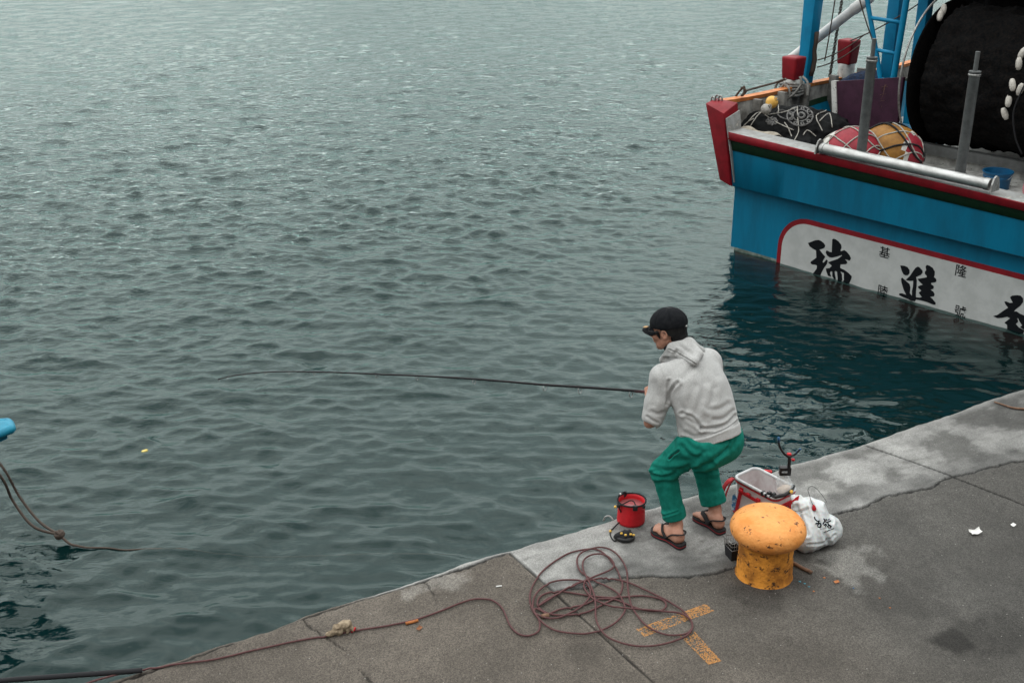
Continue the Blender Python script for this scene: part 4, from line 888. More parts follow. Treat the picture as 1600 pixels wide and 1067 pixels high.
# shackles on the corner post
mb = MB()
for k, (x, y) in enumerate(((1114, 157), (1118, 155), (1121, 157))):
    u_, w_ = onv(x, y, -.1); c = B(u_, -.1, w_)
    mb.add(*tube([c+.045*(BU*math.cos(a)*.6+EZ*math.sin(a))+BV*.03*k for a in np.linspace(-.4, math.pi+.4, 14)], .011, 7))
mk('shackle', mb, M['galv'], cpost)
mb = MB(); u_, w_ = onv(1143, 190, .02); c = B(u_, .02, w_)
for k in range(3): mb.add(*tube([c+EZ*(-.07*k)+.05*(BU*math.cos(a)*.7+EZ*math.sin(a))+BV*.02*(k % 2) for a in np.linspace(0, 2*math.pi, 14, endpoint=False)], .011, 7, closed=True))
mk('stern_hook', mb, M['galv'], cpost)
# dark blue net heap by the second bitt, olive bundle and crate near the drum
def heap(name, c, r, m, label, cat, s, n=7, h=.025, amp=.09):
    c = np.asarray(c, float); r = np.asarray(r, float); q = np.random.default_rng(s)
    A = np.array([BU, BV, EZ]); ext = np.abs(A.T)@r*1.5
    d = SDF(c-ext, c+ext+np.array([0, 0, r[2]]), h); d.ell(c, r, A, .05)
    for i in range(n):
        o_ = (q.uniform(-.6, .6, 3)*r)@A; d.ell(c+o_, r*q.uniform(.35, .55), A, .05)
    v, f = d.mesh(1); N = vnormals(v, f); v = v+N*(amp*(fbm(v, 6, 4, s)-.5)+.03*(fbm(v, 22, 2, s+1)-.5))[:, None]
    return tag(mk(name, (v, f), m, loc=c-EZ*r[2]), label, cat)
heap('net_heap', B(-.30, 3.1, 1.60), (.34, .4, .30), M['net_blue'], 'dark blue net heap beside the far red topped bitt', 'net', 5)
tag(mk('net_crate', rbox(B(-.30, 3.1, 1.15), BU, BV, EZ, (.62, .8, .30), .02), M['net_blue'], loc=B(-.3, 3.1, 1.0)), 'dark crate under the blue net heap by the far bitt', 'crate')
u_, w_ = onv(1596, 40, 3.55); heap('canvas_bundle', B(u_+.1, 3.55, w_-.03), (.36, .3, .20), M['canvas_olive'], 'dusty olive canvas bundle stowed above the black net drum', 'bundle', 8)
tag(mk('gear_shelf', rbox(B(2.8, 3.62, w_-.27), BU, BV, EZ, (3.2, .45, .06), .01), M['beam'], loc=B(2.8, 3.62, w_-.3)), 'dark shelf behind the net drum carrying bundles of gear', 'shelf')
u2, w2 = onv(1552, 18, 3.55); heap('net_bag', B(u2, 3.55, w_-.10), (.22, .2, .15), mat('faded_blue_net', (.03, .05, .08), (.10, .085, .03), 6, .9, .01, 60, lo=.46, hi=.54), 'blue and yellow net bag on the shelf behind the drum', 'bag', 9)
# blue bucket on deck
bc = B(2.53, 1.72, 1.02)
bk = thing('deck_bucket', 'blue plastic bucket standing on the dirty white deck by the roller', 'bucket', bc)
mk('bucket_body', lathe([(.0, 0), (.145, 0), (.15, .01), (.160, .14), (.167, .145), (.168, .16), (.163, .165), (.172, .20), (.180, .205), (.178, .218), (.163, .216), (.135, .03), (0, .025)], bc, 40), M['bucket_blue'], bk, sharp=50)
mk('bail_handle', tube([bc+EZ*.185+BU*.181*math.cos(a)+(BV*-.6+EZ*-.5)*.16*math.sin(a) for a in np.linspace(0, math.pi, 20)], .005, 6), M['galv'], bk)
pk = ball(B(3.12, 1.55, 1.16), .17, 24); tag(mk('deck_buoy', pk, mat('pink_plastic', (.55, .2, .22), (.42, .14, .16), 9, .5), loc=B(3.12, 1.55, 1.0)), 'faded pink buoy on deck right of the blue bucket', 'buoy')

# ================================================================== the small boat at the left
tip = g(7, 663, -.10); sb = thing('small_boat', 'bow of a small cyan boat poking in at the left', 'boat', (tip[0]-2.0, tip[1]+.2, -1.0))
fx = np.array([.86, .51, 0]); fx /= np.linalg.norm(fx); fy = np.array([-fx[1], fx[0], 0])
def SB(a, b, z): return tip-fx*a+fy*b+EZ*(z+.10)      # metres aft of the tip, to port, height over the quay
st = np.linspace(0, 4.5, 26); hull = []; dk = []; rub = []
for a in st:
    hw = .06+.80*(1-math.exp(-a/1.6))*1.0; keel = min(1.0, a/1.2)
    for k, (b, z) in enumerate(((1, -.10), (1.0, -.19), (.93, -.21), (.55, -.55), (.34, -.90), (.10, -1.25))):
        aa = a+(0, 0, .08, .55, .95, 1.3)[k]*math.exp(-a/1.6)
        hull.append((aa, hw*b*(1 if k < 3 else (.35+.65*keel)), z))
nn = 6; Pp = [SB(*q) for q in hull]; Pm = [SB(a, -b, z) for a, b, z in hull]
f = [(i*nn+j, i*nn+j+1, (i+1)*nn+j+1, (i+1)*nn+j) for i in range(len(st)-1) for j in range(nn-1)]
mb = MB(); mb.add(Pp, f); mb.add(Pm, [q[::-1] for q in f]); k = len(Pp); mb.add(Pp[:nn]+Pm[:nn], [(j, j+1, nn+j+1, nn+j) for j in range(nn-1)])
mk('hull', mb, mat('cyan_hull', (.012, .15, .24), (.008, .10, .17), 4, .5), sb, sharp=40)
L = []
for a in st: hw = .06+.80*(1-math.exp(-a/1.6)); L += [SB(a, hw+.015, -.095), SB(a, 0, -.075), SB(a, -hw-.015, -.095)]
mk('foredeck', (L+[SB(-.03, .05, -.095), SB(-.03, 0, -.085), SB(-.03, -.05, -.095)], [(i*3+j, i*3+j+1, (i+1)*3+j+1, (i+1)*3+j) for i in range(len(st)-1) for j in range(2)]+[(0, 1, len(st)*3+1, len(st)*3), (1, 2, len(st)*3+2, len(st)*3+1)]), M['cyan'], sb)
mk('rubbing_strake', tube(catmull([SB(2.5, -(.06+.80*(1-math.exp(-2.5/1.6)))-.015, -.12)]+[SB(a, -(.06+.80*(1-math.exp(-a/1.6)))-.015, -.12) for a in (1.6, 1.0, .6, .3, .1, .0)]+[SB(-.03, -.06, -.12), SB(-.035, 0, -.12), SB(-.03, .06, -.12)]+[SB(a, (.06+.80*(1-math.exp(-a/1.6)))+.015, -.12) for a in (.0, .1, .3, .6, 1.0, 1.6, 2.5)], 5), .035, 10), M['cyan'], sb)
mk('deck_pin', lathe([(.016, 0), (.016, .06), (.024, .065), (.022, .085), (0, .09)], SB(.07, .03, -.085), 14), M['cyan'], sb)
# its doubled mooring rope with a knot, running on under the surface
kn = g(93, 835, -.93)
a0 = SB(.75, -.30, -.12); a1 = SB(.95, -.42, -.12)
pA = catmull([g(-60, 655, -.35), g(2, 727, -.55), g(30, 775, -.78), g(62, 815, -.90), kn], 10)
pB = catmull([g(-60, 670, -.35), g(0, 742, -.55), g(20, 782, -.78), g(52, 822, -.91), kn], 10)
mr = thing('mooring_rope', 'doubled brown mooring rope with a knot sinking into the water at left', 'rope', kn)
mk('strand', tube(pA, .0105, 8), M['rope_brown'], mr); mk('strand', tube(pB, .0105, 8), M['rope_brown'], mr)
mb = MB()
for i in range(4):
    q = rng.standard_normal(3); q /= np.linalg.norm(q); r_ = np.cross(q, [.3, .2, .9]); r_ /= np.linalg.norm(r_); s2 = np.cross(q, r_)
    mb.add(*tube([kn+.028*(r_*math.cos(a)+s2*math.sin(a)) for a in np.linspace(0, 2*math.pi, 16, endpoint=False)], .014, 8, closed=True))
mk('knot', mb, M['rope_brown'], mr)
def wave_z(P):
    r = math.hypot(P[0], P[1]); a = math.atan2(P[0], P[1]); i = int(np.clip(np.searchsorted(ri, r), 0, nr-1)); j = int(np.clip(np.searchsorted(th, a), 0, nc-1))
    return float(h[max(i-2, 0):i+3, max(j-2, 0):j+3].mean())
tl = [kn]+[(lambda q: q+EZ*wave_z(q))(g(x, y, z)) for x, y, z in ((108, 848, -.97), (120, 852, -.985), (135, 855, -.992), (150, 857, -.994), (170, 858, -.995), (195, 859, -.997), (220, 860, -1.0), (245, 861, -1.003), (270, 861.5, -1.006), (300, 863, -1.005), (330, 865, -1.012), (360, 867, -1.02), (400, 868, -1.04), (480, 868, -1.09), (600, 866, -1.2), (720, 868, -1.4))]
mk('sunken_strand', tube(catmull(tl, 6), np.interp(np.linspace(0, 1, 6*(len(tl)-1)+1), [0, .15, .4, 1], [.0105, .0075, .0055, .005]), 8), M['rope_brown'], mr)

# ================================================================== things on the quay
# ---- mooring bollard
bc = gq(1193.5, 895, -.012)
bo_ = thing('mooring_bollard', 'chipped orange mushroom shaped mooring bollard on the quay', 'bollard', bc)
def wobbly(v, c, amp, sc, s):
    N = v-np.asarray(c); N[:, 2] *= .3; N /= np.linalg.norm(N, axis=1)[:, None]+1e-9
    return v+N*(amp*(fbm(v, sc, 4, s)-.5))[:, None]
v, f = lathe([(.166, 0), (.164, .010), (.159, .022), (.157, .05), (.155, .10), (.153, .16), (.153, .21), (.157, .243), (.165, .26), (.12, .27)], bc, 90)
mk('bollard_post', (wobbly(v, bc, .010, 14, 3), f), M['bollard_body'], bo_)
v, f = lathe([(.10, .236), (.150, .238), (.172, .246), (.192, .262), (.206, .284), (.2115, .306), (.209, .328), (.199, .350), (.182, .369), (.158, .385), (.128, .396), (.09, .402), (.05, .402), (.02, .400), (.0, .3995)], bc, 90)
capb = mk('bollard_cap', (wobbly(v, bc, .005, 9, 7), f), M['bollard'], bo_)
# ---- long thin rope and its tangle
Z3 = lambda L: [(760+x/4.21, 820+y/4.21) for x, y in L]
tail = [(120,1078),(145,1066),(214,1048),(280,1039),(340,1031),(400,1017),(460,1004),(521,994),(553,988.6),(602,980.7),(645,971.7),(681,960),(715,946),(738,938.5)]
Aq = Z3([(0,497),(50,510),(100,550),(130,610),(150,660),(190,710),(240,735),(290,735),(335,715),(352,680),(345,630),(310,580),(288,520),(288,460),(310,400),(350,340),(400,290),(470,240),(540,200),(620,178),(690,170),(740,180),(790,215),(830,265),(860,310),(880,360),(895,400),(890,440),(870,475),(800,515),(740,545),(680,575),(610,592),(540,600),(470,600),(410,590),(360,565),(335,530),(345,490),(380,465),(440,450),(510,450),(580,460),(660,472),(740,482),(830,488),(920,483),(1020,478),(1100,487),(1160,505),(1182,535),(1170,565),(1120,580),(1050,575),(980,555),(910,525),(850,500),(790,495),(720,500),(650,530),(580,545),(500,558),(450,575),(400,600)])
Bq = Z3([(400,600),(360,575),(322,560),(318,590),(360,612),(410,625),(480,620),(550,590),(620,550),(670,500),(685,450),(665,410),(620,385),(550,380),(470,385),(400,405),(340,450),(310,500),(305,560),(330,610),(370,655),(410,685),(470,712),(560,727),(650,730),(730,715),(800,690),(860,650),(900,600),(912,560),(895,510),(870,470),(830,440),(770,410),(710,385),(650,350),(610,310),(595,260),(605,220),(640,190),(700,170),(760,163),(820,180),(870,220),(905,270),(925,330),(928,400),(935,470),(955,550),(990,610),(1040,670),(1110,715),(1190,740),(1270,740),(1330,720),(1355,680),(1340,640),(1290,580),(1230,540),(1180,510),(1120,480),(1040,440),(960,405),(880,380),(800,368),(730,372),(670,385),(600,400),(540,430),(460,470),(390,505),(340,545)])
Cq = Z3([(345,545),(420,500),(520,440),(600,410),(660,385),(720,360),(790,330),(830,305),(838,275),(810,235),(760,212),(700,215),(650,240),(632,280),(640,330),(665,380),(690,430),(712,490),(718,560),(718,620),(740,690),(790,750),(860,785),(950,810),(1050,817),(1150,805),(1240,780),(1310,750),(1350,710),(1352,670),(1330,630),(1270,600),(1190,590),(1100,582),(1000,575),(900,565),(820,553),(760,530),(700,500),(660,460),(640,425),(650,390),(668,378)])
ropeq = mb = MB()
for k, L in enumerate((tail+Aq, Bq, Cq)):
    P = catmull([(x, y, 0) for x, y in L], 7); W = np.array([g(x, y) for x, y, _ in P])
    for it in range(3): W[1:-1] = .25*W[:-2]+.5*W[1:-1]+.25*W[2:]
    zg = np.array([ground_z(q) if pr(q)[0] > 216 else 0 for q in W]); lift = .0085+.004*k+.004*vnoise(W, 5, k)
    W[:, 2] = zg+lift; mb.add(*tube(W, .0052, 8))
rq = thing('long_rope', 'long thin maroon rope in a loose tangle trailing along the quay edge', 'rope', gq(985, 940))
mk('rope_line', mb, M['rope_red'], rq)
e0 = [g(x, y, .011) for x, y in Z3([(362, 600), (380, 596), (410, 590)])]; mk('rope_whipping', tube([q+EZ*ground_z(q) for q in e0], .013, 8), M['stick'], rq)
e0 = [g(x, y, .010) for x, y in ((634, 974.2), (645, 971.6), (653, 969.2))]; mk('orange_tape', tube([q+EZ*ground_z(q) for q in e0], .0082, 8), M['orange_tape'], rq)
P = catmull([g(x, y, z) for x, y, z in ((-90, 1074, -.10), (0, 1063, -.06), (80, 1057, -.02), (150, 1052, .012), (200, 1048.5, .016), (222, 1046.5, .014))], 8)
tag(mk('black_rope', tube(P, .0135, 10), M['black_cord'], loc=P[-1]), 'thick black rope running over the quay corner at bottom left', 'rope')
# ---- worn yellow T mark painted on the concrete
def T_mark():
    c = lambda x, y: g(760+x/4.21, 820+y/4.21)[:2]
    quads = [(c(985, 690), c(1040, 738), c(1492, 576), c(1440, 522)), (c(1225, 655), c(1300, 765), c(1470, 915), c(1545, 905)), (c(1225, 655), c(1330, 655), c(1545, 900), c(1545, 905))]
    quads = [quads[0], (c(1232, 690), c(1345, 678), c(1545, 895), c(1462, 918))]
    mb = MB()
    for qi, (a, b, d, e) in enumerate(quads):
        if qi == 0: O_, U_, W_ = a, e-a, b-a
        else: O_, U_, W_ = a, e-a, b-a
        nu_ = int(np.linalg.norm(U_)/.0045); nw_ = int(np.linalg.norm(W_)/.0045)
        uu, ww = np.meshgrid((np.arange(nu_)+.5)/nu_, (np.arange(nw_)+.5)/nw_, indexing='ij')
        if qi == 0: cen = O_+uu[..., None]*U_+ww[..., None]*W_
        else: cen = (1-uu[..., None])*(a*(1-ww[..., None])+b*ww[..., None])+uu[..., None]*(e*(1-ww[..., None])+d*ww[..., None])
        p3 = np.concatenate([cen.reshape(-1, 2), np.zeros((nu_*nw_, 1))], 1)
        edge = np.minimum(np.minimum(uu, 1-uu)*nu_, np.minimum(ww, 1-ww)*nw_).ravel()*.0045
        nse = .25*fbm(p3*np.array([1.6, .7, 1]), 90, 2, 2)+.75*vnoise(p3, 330, 5)+.35*(fbm(p3, 16, 3, 6)-.5)
        lim = .620-.16*sstep(.018, .0, edge) - (.06 if qi == 0 else 0)*np.abs(uu.ravel()-.5)*2
        keep = (nse > lim)&(fbm(p3, 40, 3, 12)+edge*14 > .38)
        if qi: keep &= ~((uu.ravel() < .12))
        hx = .0026
        for p in p3[keep]:
            z = ground_z(p)+.0022
            mb.add([(p[0]-hx, p[1]-hx, z), (p[0]+hx, p[1]-hx, z), (p[0]+hx, p[1]+hx, z), (p[0]-hx, p[1]+hx, z)], [(0, 1, 2, 3)])
    return mb
o = tag(mk('painted_mark', T_mark(), mat('worn_road_paint', (.50, .245, .085), (.36, .17, .055), 40, .85), loc=gq(1060, 972)), 'worn yellow T shaped paint mark on the concrete by the rope tangle', 'paint mark')
# ---- red collapsible water bucket with rope and hand-line
rc = gq(985.5, 814.5)
rb = thing('water_bucket', 'red canvas water bucket with black rim rope at the quay edge', 'bucket', rc)
v, f = lathe([(0, 0), (.080, 0), (.0845, .004), (.086, .02), (.0835, .06), (.083, .10), (.085, .138), (.0865, .146), (.081, .146), (.079, .12), (.079, .108)], rc, 56)
v = wobbly(v, rc, .006, 18, 4); mk('bucket_wall', (v, f), M['red_pvc'], rb)
mk('water_fill', lathe([(.0802, .1115), (.080, .112)], rc, 40), M['pink_water'], rb)
mk('rim_piping', tube([rc+np.array([.0855*math.cos(a), .0855*math.sin(a), .1475+.002*math.sin(3*a)]) for a in np.linspace(0, 2*math.pi, 48, endpoint=False)], .0055, 8, closed=True), M['black_cord'], rb)
th_ = np.linspace(math.radians(-100), math.radians(-28), 14); L = []
for a in th_: L += [rc+np.array([.0895*math.cos(a), .0895*math.sin(a), z]) for z in (.018, .02, .094, .098)]
mk('side_pocket', (L, [(i*4+j, i*4+4+j, i*4+5+j, i*4+1+j) for i in range(13) for j in range(3)]), M['red_pvc'], rb)
def rp(x, y, z): return g(x, y, z)
for x, y, s in ((992.5, 793.5, .018), (966.5, 790, .013), (1006, 792, .010)):
    c = rp(x, y, .142); mk('rim_buckle', rbox(c, EX, EY, EZ, (s*1.7, s*1.1, s*1.9), .006, 2), M['black_plastic'], rb)
b_ = [(977,770,.185),(974,769,.19),(969,771,.19),(966,776,.178),(965.5,784,.16),(966.5,791,.15),(970,799,.10),(972.5,806,.06),(971,813,.03),(964,819,.014),(958,825,.009),(954,829,.007),(953.5,835,.007),(956,841,.007),(960,845,.008),(963,844,.012)]
mk('lowering_cord', tube(catmull([rp(*q) for q in b_], 6), .0040, 7), M['black_cord'], rb)
mk('lowering_cord', tube(catmull([rp(*q) for q in [(967,790,.15),(976,786,.152),(984,782,.154),(990,783,.153),(993,789,.148)]], 6), .0036, 7), M['black_cord'], rb)
mk('carry_loop', tube(catmull([rp(*q) for q in [(974,773,.175),(976,769,.19),(977,768.5,.20),(978.5,772,.178),(975,776,.16)]], 6), .0058, 8), M['black_cord'], rb)
for x, y, z in ((961.3, 791.5, .146), (953.6, 829.5, .012), (969.5, 771.5, .19)): mk('bead', ball(rp(x, y, z), .0085 if y > 780 else .006, 12), M['yellow'] if y > 780 else M['white_tag'], rb)
hc = gq(974, 841, .012)
hl = thing('hand_line_winder', 'black hand-line bundle with small yellow clips below the red bucket', 'fishing tackle', hc-EZ*.012)
mk('winder_disc', lathe([(0, -.010), (.056, -.010), (.061, -.003), (.061, .006), (.054, .011), (.03, .012), (0, .012)], gq(976, 842.5, .013), 36, (.05, .12, 1)), M['black_plastic'], hl)
s_ = SDF(hc-.12, hc+.12, .004)
for x, y, z, a, b in ((966, 838, .03, .026, .020), (971, 835, .038, .026, .02), (977, 833, .042, .026, .02), (983, 833, .038, .022, .018), (985, 838, .03, .020, .016), (975, 839, .03, .030, .022), (962, 838.5, .022, .014, .012), (984, 829, .042, .010, .010)):
    s_.ell(rp(x, y, z), (a, b, b), None, .008)
v, f = s_.mesh(1); N = vnormals(v, f); v = v+N*(.010*(fbm(v, 55, 3, 4)-.5))[:, None]
mk('wound_cord', (v, f), M['black_cord'], hl)
for x, y, z in ((971, 833, .060), (977.5, 835.5, .058), (985.5, 834.5, .054), (990, 835.5, .045)):
    mk('yellow_clip', rbox(rp(x, y, z), EX, EY, EZ, (.014, .009, .011), .003), M['yellow'], hl)
# ---- pale mooring loop at the edge
P = [g(x, y, z) for x, y, z in ((943, 813, -.03), (945, 808, .0), (949, 806, .014), (953, 806.5, .014), (956, 809, .008), (958, 812, .0))]
tag(mk('edge_loop', tube(catmull(P, 6), .0055, 8), M['cap_grey'], loc=P[2]), 'small pale wire loop sticking out of the quay edge', 'loop')
# ---- bait box
zb = .245
cL, cT_, cB, = g(1146.5, 747, zb), g(1180.5, 731.5, zb), g(1208, 783, zb)
base = lambda p: np.array([p[0], p[1], 0])
ux = cT_-cL; uy = cB-cL; LX, LY = np.linalg.norm(ux), np.linalg.norm(uy); ux /= LX; uy /= LY; uy = uy-ux*(ux@uy)*.6; uy /= np.linalg.norm(uy)
oc = cL+ux*LX/2+uy*LY/2; gz = ground_z(oc)
def rrect(inset, r, z, n=6, bulge=0):
    L = []
    for (sx, sy, a0) in ((1, 1, 0), (-1, 1, 90), (-1, -1, 180), (1, -1, 270)):
        for a in np.linspace(a0, a0+90, n):
            L.append(oc*np.array([1, 1, 0])+ux*(sx*(LX/2-inset-r)+r*math.cos(math.radians(a)))+uy*(sy*(LY/2-inset-r)+r*math.sin(math.radians(a)))+EZ*(z+gz))
    return L
def rings(rs): k = len(rs[0]); return sum(rs, []), [(i*k+j, i*k+(j+1) % k, (i+1)*k+(j+1) % k, (i+1)*k+j) for i in range(len(rs)-1) for j in range(k)]
bb = thing('bait_box', 'white and red fishing bait box with a grey rim behind the bollard', 'fishing box', np.array([oc[0], oc[1], gz]))
v, f = rings([rrect(.02, .03, 0), rrect(.008, .035, .004), rrect(.004, .04, .05), rrect(.006, .04, .15), rrect(.004, .04, .236)]); f.append(tuple(range(24))[::-1])
mk('box_wall', (v, f), M['eva_white'], bb)
v, f = rings([rrect(.006, .04, .238), rrect(.010, .04, .20), rrect(.014, .04, .03)]); f = [q[::-1] for q in f]; f.append(tuple(range(48, 72)))
mk('box_lining', (v, f), M['eva_in'], bb)
mk('box_rim', tube(rrect(-.001, .042, .242), .0095, 10, closed=True), M['rim'], bb)
mk('rim_trim', tube(rrect(-.002, .042, .224), .0055, 8, closed=True), M['red_dark'], bb)
mk('base_trim', tube(rrect(.0, .04, .012), .008, 8, closed=True), M['red_dark'], bb)
fr_ = lambda a, z, out=0.0: cL*np.array([1, 1, 0])-ux*(.004+out)+uy*LY*a+EZ*(gz+z)      # the long wall facing left
en_ = lambda a, z, out=0.0: cL*np.array([1, 1, 0])+uy*(LY+.004+out)+ux*LX*a+EZ*(gz+z)     # the short wall facing the camera
mb = MB()
for (a, b, c, d) in (((.18, .186), (.98, .176), (.98, .158), (.18, .166)), ((.18, .205), (.26, .205), (.17, .03), (.11, .03)), ((.72, .152), (.79, .152), (.94, .02), (.88, .02))):
    mb.add(*extrude_poly([a, b, c, d], lambda p, q: fr_(p, q), -ux*.006))
for (a, b, c, d) in (((.05, .188), (.95, .188), (.95, .160), (.05, .160)), ((.30, .16), (.40, .16), (.28, .02), (.20, .02)), ((.62, .16), (.72, .16), (.82, .02), (.74, .02))):
    mb.add(*extrude_poly([a, b, c, d], lambda p, q: en_(p, q), uy*.006))
mk('red_webbing', mb, M['red_pvc'], bb, smooth=False)
for a in (.22, .40, .64): mk('strap_clip', rbox(fr_(a, .185, .008), ux, uy, EZ, (.016, .03, .022), .005), M['red_pvc'], bb)
mk('printed_side', extrude_poly([(.02, .02), (.14, .03), (.16, .10), (.06, .14), (.02, .12)], lambda p, q: fr_(p, q), -ux*.003), M['blue_print'], bb, smooth=False)
P = [g(x, y, z) for x, y, z in ((1146, 747, .238), (1139, 751, .235), (1132, 760, .20), (1127.5, 772, .15), (1126, 780, .12), (1128, 784, .105), (1132, 781, .115), (1135, 770, .155), (1140, 758, .205), (1146, 749, .236))]
mk('carry_strap', tube(catmull(P, 6), .0165, 10, flat=.22), M['red_dark'], bb)
mk('red_tab', rbox(g(1200, 736.5, .245), ux*.6+uy*.8, uy*.6-ux*.8, EZ, (.05, .02, .018), .006), M['red_pvc'], bb)
for q in (.71, .80): mk('rim_clip', rbox(cL+uy*LY*q+EZ*.004, uy, ux, EZ, (.016, .028, .026), .004), M['black_plastic'], bb)
# bait bag, black clamp and rod rest at the far end of the box
rr0 = cL+uy*LY*.93+ux*LX*.52
bt = thing('bait_bag', 'clear plastic bag with a lump of bait inside the bait box', 'plastic bag', rr0-EZ*.05)
s_ = SDF(rr0-.22, rr0+.25, .006)
tp = g(1222, 738, .36); bl_ = g(1226, 765, .25)
s_.cone(bl_, g(1224, 752, .30), .050, .042, .02); s_.cone(g(1224, 752, .30), tp, .042, .018, .02); s_.ell(g(1229, 762, .25), (.05, .05, .045), None, .02)
v, f = s_.mesh(1); N = vnormals(v, f); v = v+N*(.012*(fbm(v*np.array([1, 1, .45]), 45, 3, 5)-.5))[:, None]
def film(name, col, alpha, rough):
    m = mat(name, col, rough=rough); m.node_tree.nodes['Principled BSDF'].inputs['Alpha'].default_value = alpha; return m
M['film'] = film('clear_film', (.75, .78, .79), .34, .22)
mk('clear_bag', (v, f), M['film'], bt)
s_ = SDF(bl_-.12, bl_+.12, .006); s_.ell(g(1229, 764, .235), (.042, .036, .024), None, .01); s_.ell(g(1222, 766, .235), (.03, .03, .022), None, .01)
v, f = s_.mesh(1); N = vnormals(v, f); mk('bait_lump', (v+N*(.01*(fbm(v, 50, 3, 2)-.5))[:, None], f), M['bait'], bt)
rr_ = thing('rod_rest', 'black forked rod rest with red knobs clamped on the bait box', 'rod rest', g(1228, 740, .36))
pst = lambda L: [g(x, y, z) for x, y, z in L]
blk = g(1226.5, 735, .385)
mk('clamp_block', hexa([blk+EX*a*.034+EY*b*.02+EZ*c*.026 for c in (-1, 1) for a, b in ((-1, -1), (1, -1), (1, 1), (-1, 1))], .005), M['black_plastic'], rr_, sharp=40)
mk('clamp_slot', rbox(blk-EY*.021+EX*-.006, EX, EY, EZ, (.034, .004, .012), .002), M['film'], rr_)
mk('upright', tube(pst([(1232.5, 738, .37), (1233, 724, .44), (1233.5, 711, .50)]), .010, 12), M['black_plastic'], rr_)
mk('fork', tube(catmull(pst([(1217, 687, .62), (1217, 691, .60), (1218.5, 698, .57), (1223, 706, .53), (1229, 711.5, .505), (1234, 713, .50), (1239, 711, .505), (1243, 709, .515), (1250, 702, .55)]), 6), np.interp(np.linspace(0, 1, 49), [0, .5, 1], [.0055, .0085, .0055]), 10), M['black_plastic'], rr_)
mk('fork_tip', tube(pst([(1216.6, 683, .635), (1217, 690, .605)]), .0075, 10), M['blue_tip'], rr_); mk('fork_tip', tube(pst([(1244, 708, .52), (1251, 701, .553)]), .0065, 10), M['blue_tip'], rr_)
mk('red_knob', rbox(g(1233, 709.5, .51), EX, EY, EZ, (.026, .022, .014), .005), M['red_pvc'], rr_); mk('red_knob', rbox(g(1239, 718, .47), EX, EY, EZ, (.020, .018, .012), .005), M['red_pvc'], rr_)
mk('clamp_arm', tube(pst([(1203, 776, .25), (1212, 776, .262), (1226, 773, .265), (1236, 767, .265), (1240, 759, .27)]), .011, 10), M['black_plastic'], rr_)
for x, y in ((1202, 772), (1209, 774)): mk('clamp_jaw', rbox(g(x, y, .258), uy, ux, EZ, (.020, .026, .034), .004), M['black_plastic'], rr_)
mk('clamp_screw', ball(g(1236.5, 768, .275), .011, 12), M['yellow'], rr_)
# ---- white carrier bag
def W(x, y, z): return g(x, y, z)
s_ = SDF(W(1275, 850, 0)-np.array([.34, .3, .03]), W(1275, 850, 0)+np.array([.34, .38, .36]), .0065)
for x, y, z, r in ((1262, 838, .085, .085), (1283, 832, .085, .085), (1288, 824, .10, .085), (1266, 815, .15, .080), (1252, 800, .17, .055), (1275, 800, .20, .055), (1258, 790, .22, .042), (1276, 792, .225, .038), (1298, 838, .05, .045), (1258, 846, .055, .055), (1300, 826, .08, .05)):
    s_.ell(W(x, y, z), (r, r, r), None, .06)
s_.cone(W(1245, 786, .24), W(1239, 777, .25), .024, .018, .02); s_.cone(W(1268, 782, .255), W(1282, 786, .245), .022, .02, .02); s_.cone(W(1250, 776, .27), W(1240, 778, .25), .016, .016, .02)
v, f = s_.mesh(1); N = vnormals(v, f)
rid = 1-np.abs(fbm(v*np.array([1, 1, .5]), 7, 3, 6)-.5)*7; rid2 = 1-np.abs(fbm(v*np.array([1, .8, .5]), 19, 3, 9)-.5)*7
v = v+N*(.009*np.clip(rid, -.6, 1)+.0038*np.clip(rid2, -.2, 1)-.010)[:, None]; v[:, 2] = np.maximum(v[:, 2], ground_z(W(1275, 850, 0))+.004)
v = creases(v, f, [([(1268,787),(1276,805),(1290,838),(1296,848)], .010, .012), ([(1245,790),(1252,810),(1262,835)], .010, .010), ([(1240,800),(1250,800),(1262,795)], .008, .010), ([(1262,850),(1285,848),(1305,835)], .006, .007), ([(1290,790),(1296,805),(1300,815)], .008, .008)], 262)
wb = thing('carrier_bag', 'full white plastic carrier bag with black brush lettering beside the bollard', 'plastic bag', W(1275, 850, 0))
mbag = mat('white_polythene', (.60, .62, .62), (.50, .52, .525), 5, .32, .0015, 35); mbag.node_tree.nodes['Principled BSDF'].inputs['Subsurface Weight'].default_value = .15
mk('bag_body', (v, f), mbag, wb); TB = bvh(v, f)
Zb = lambda L: [(1120+x/5.615, 680+y/5.615) for x, y in L]
mb = MB()
for L, r_ in (([(855,715),(862,735),(878,752)], .006), ([(868,745),(886,752),(905,748)], .005), ([(878,768),(868,775),(880,772),(905,770),(915,785),(905,806),(885,800)], .006), ([(890,778),(880,795)], .005), ([(893,752),(888,770)], .005),
    ([(935,730),(945,750),(930,778)], .006), ([(945,738),(965,742),(960,735)], .005), ([(950,755),(965,762),(998,748)], .006), ([(955,775),(940,788),(962,782),(950,802)], .005), ([(975,768),(985,790),(1005,798)], .006), ([(968,800),(990,785),(1000,806),(978,808),(966,796)], .005), ([(975,742),(985,735)], .005)):
    P = cast_line(TB, Zb(L), .0015, 5)
    if len(P) > 2: mb.add(*tube(P, r_*.62, 6))
for k in range(8):
    x = 942+k*11.2; y = 850-k*4.6
    P = cast_line(TB, Zb([(x, y), (x+5, y-4)]), .001, 3)
    if len(P) > 1: mb.add(*tube(P, .0030, 5))
for k in range(6):
    x = 905+k*11; y = 826-k*3.4
    P = cast_line(TB, Zb([(x, y), (x+5, y-2)]), .0005, 3)
    if len(P) > 1: mb.add(*tube(P, .0016, 5))
mk('brush_lettering', mb, M['ink'], wb)
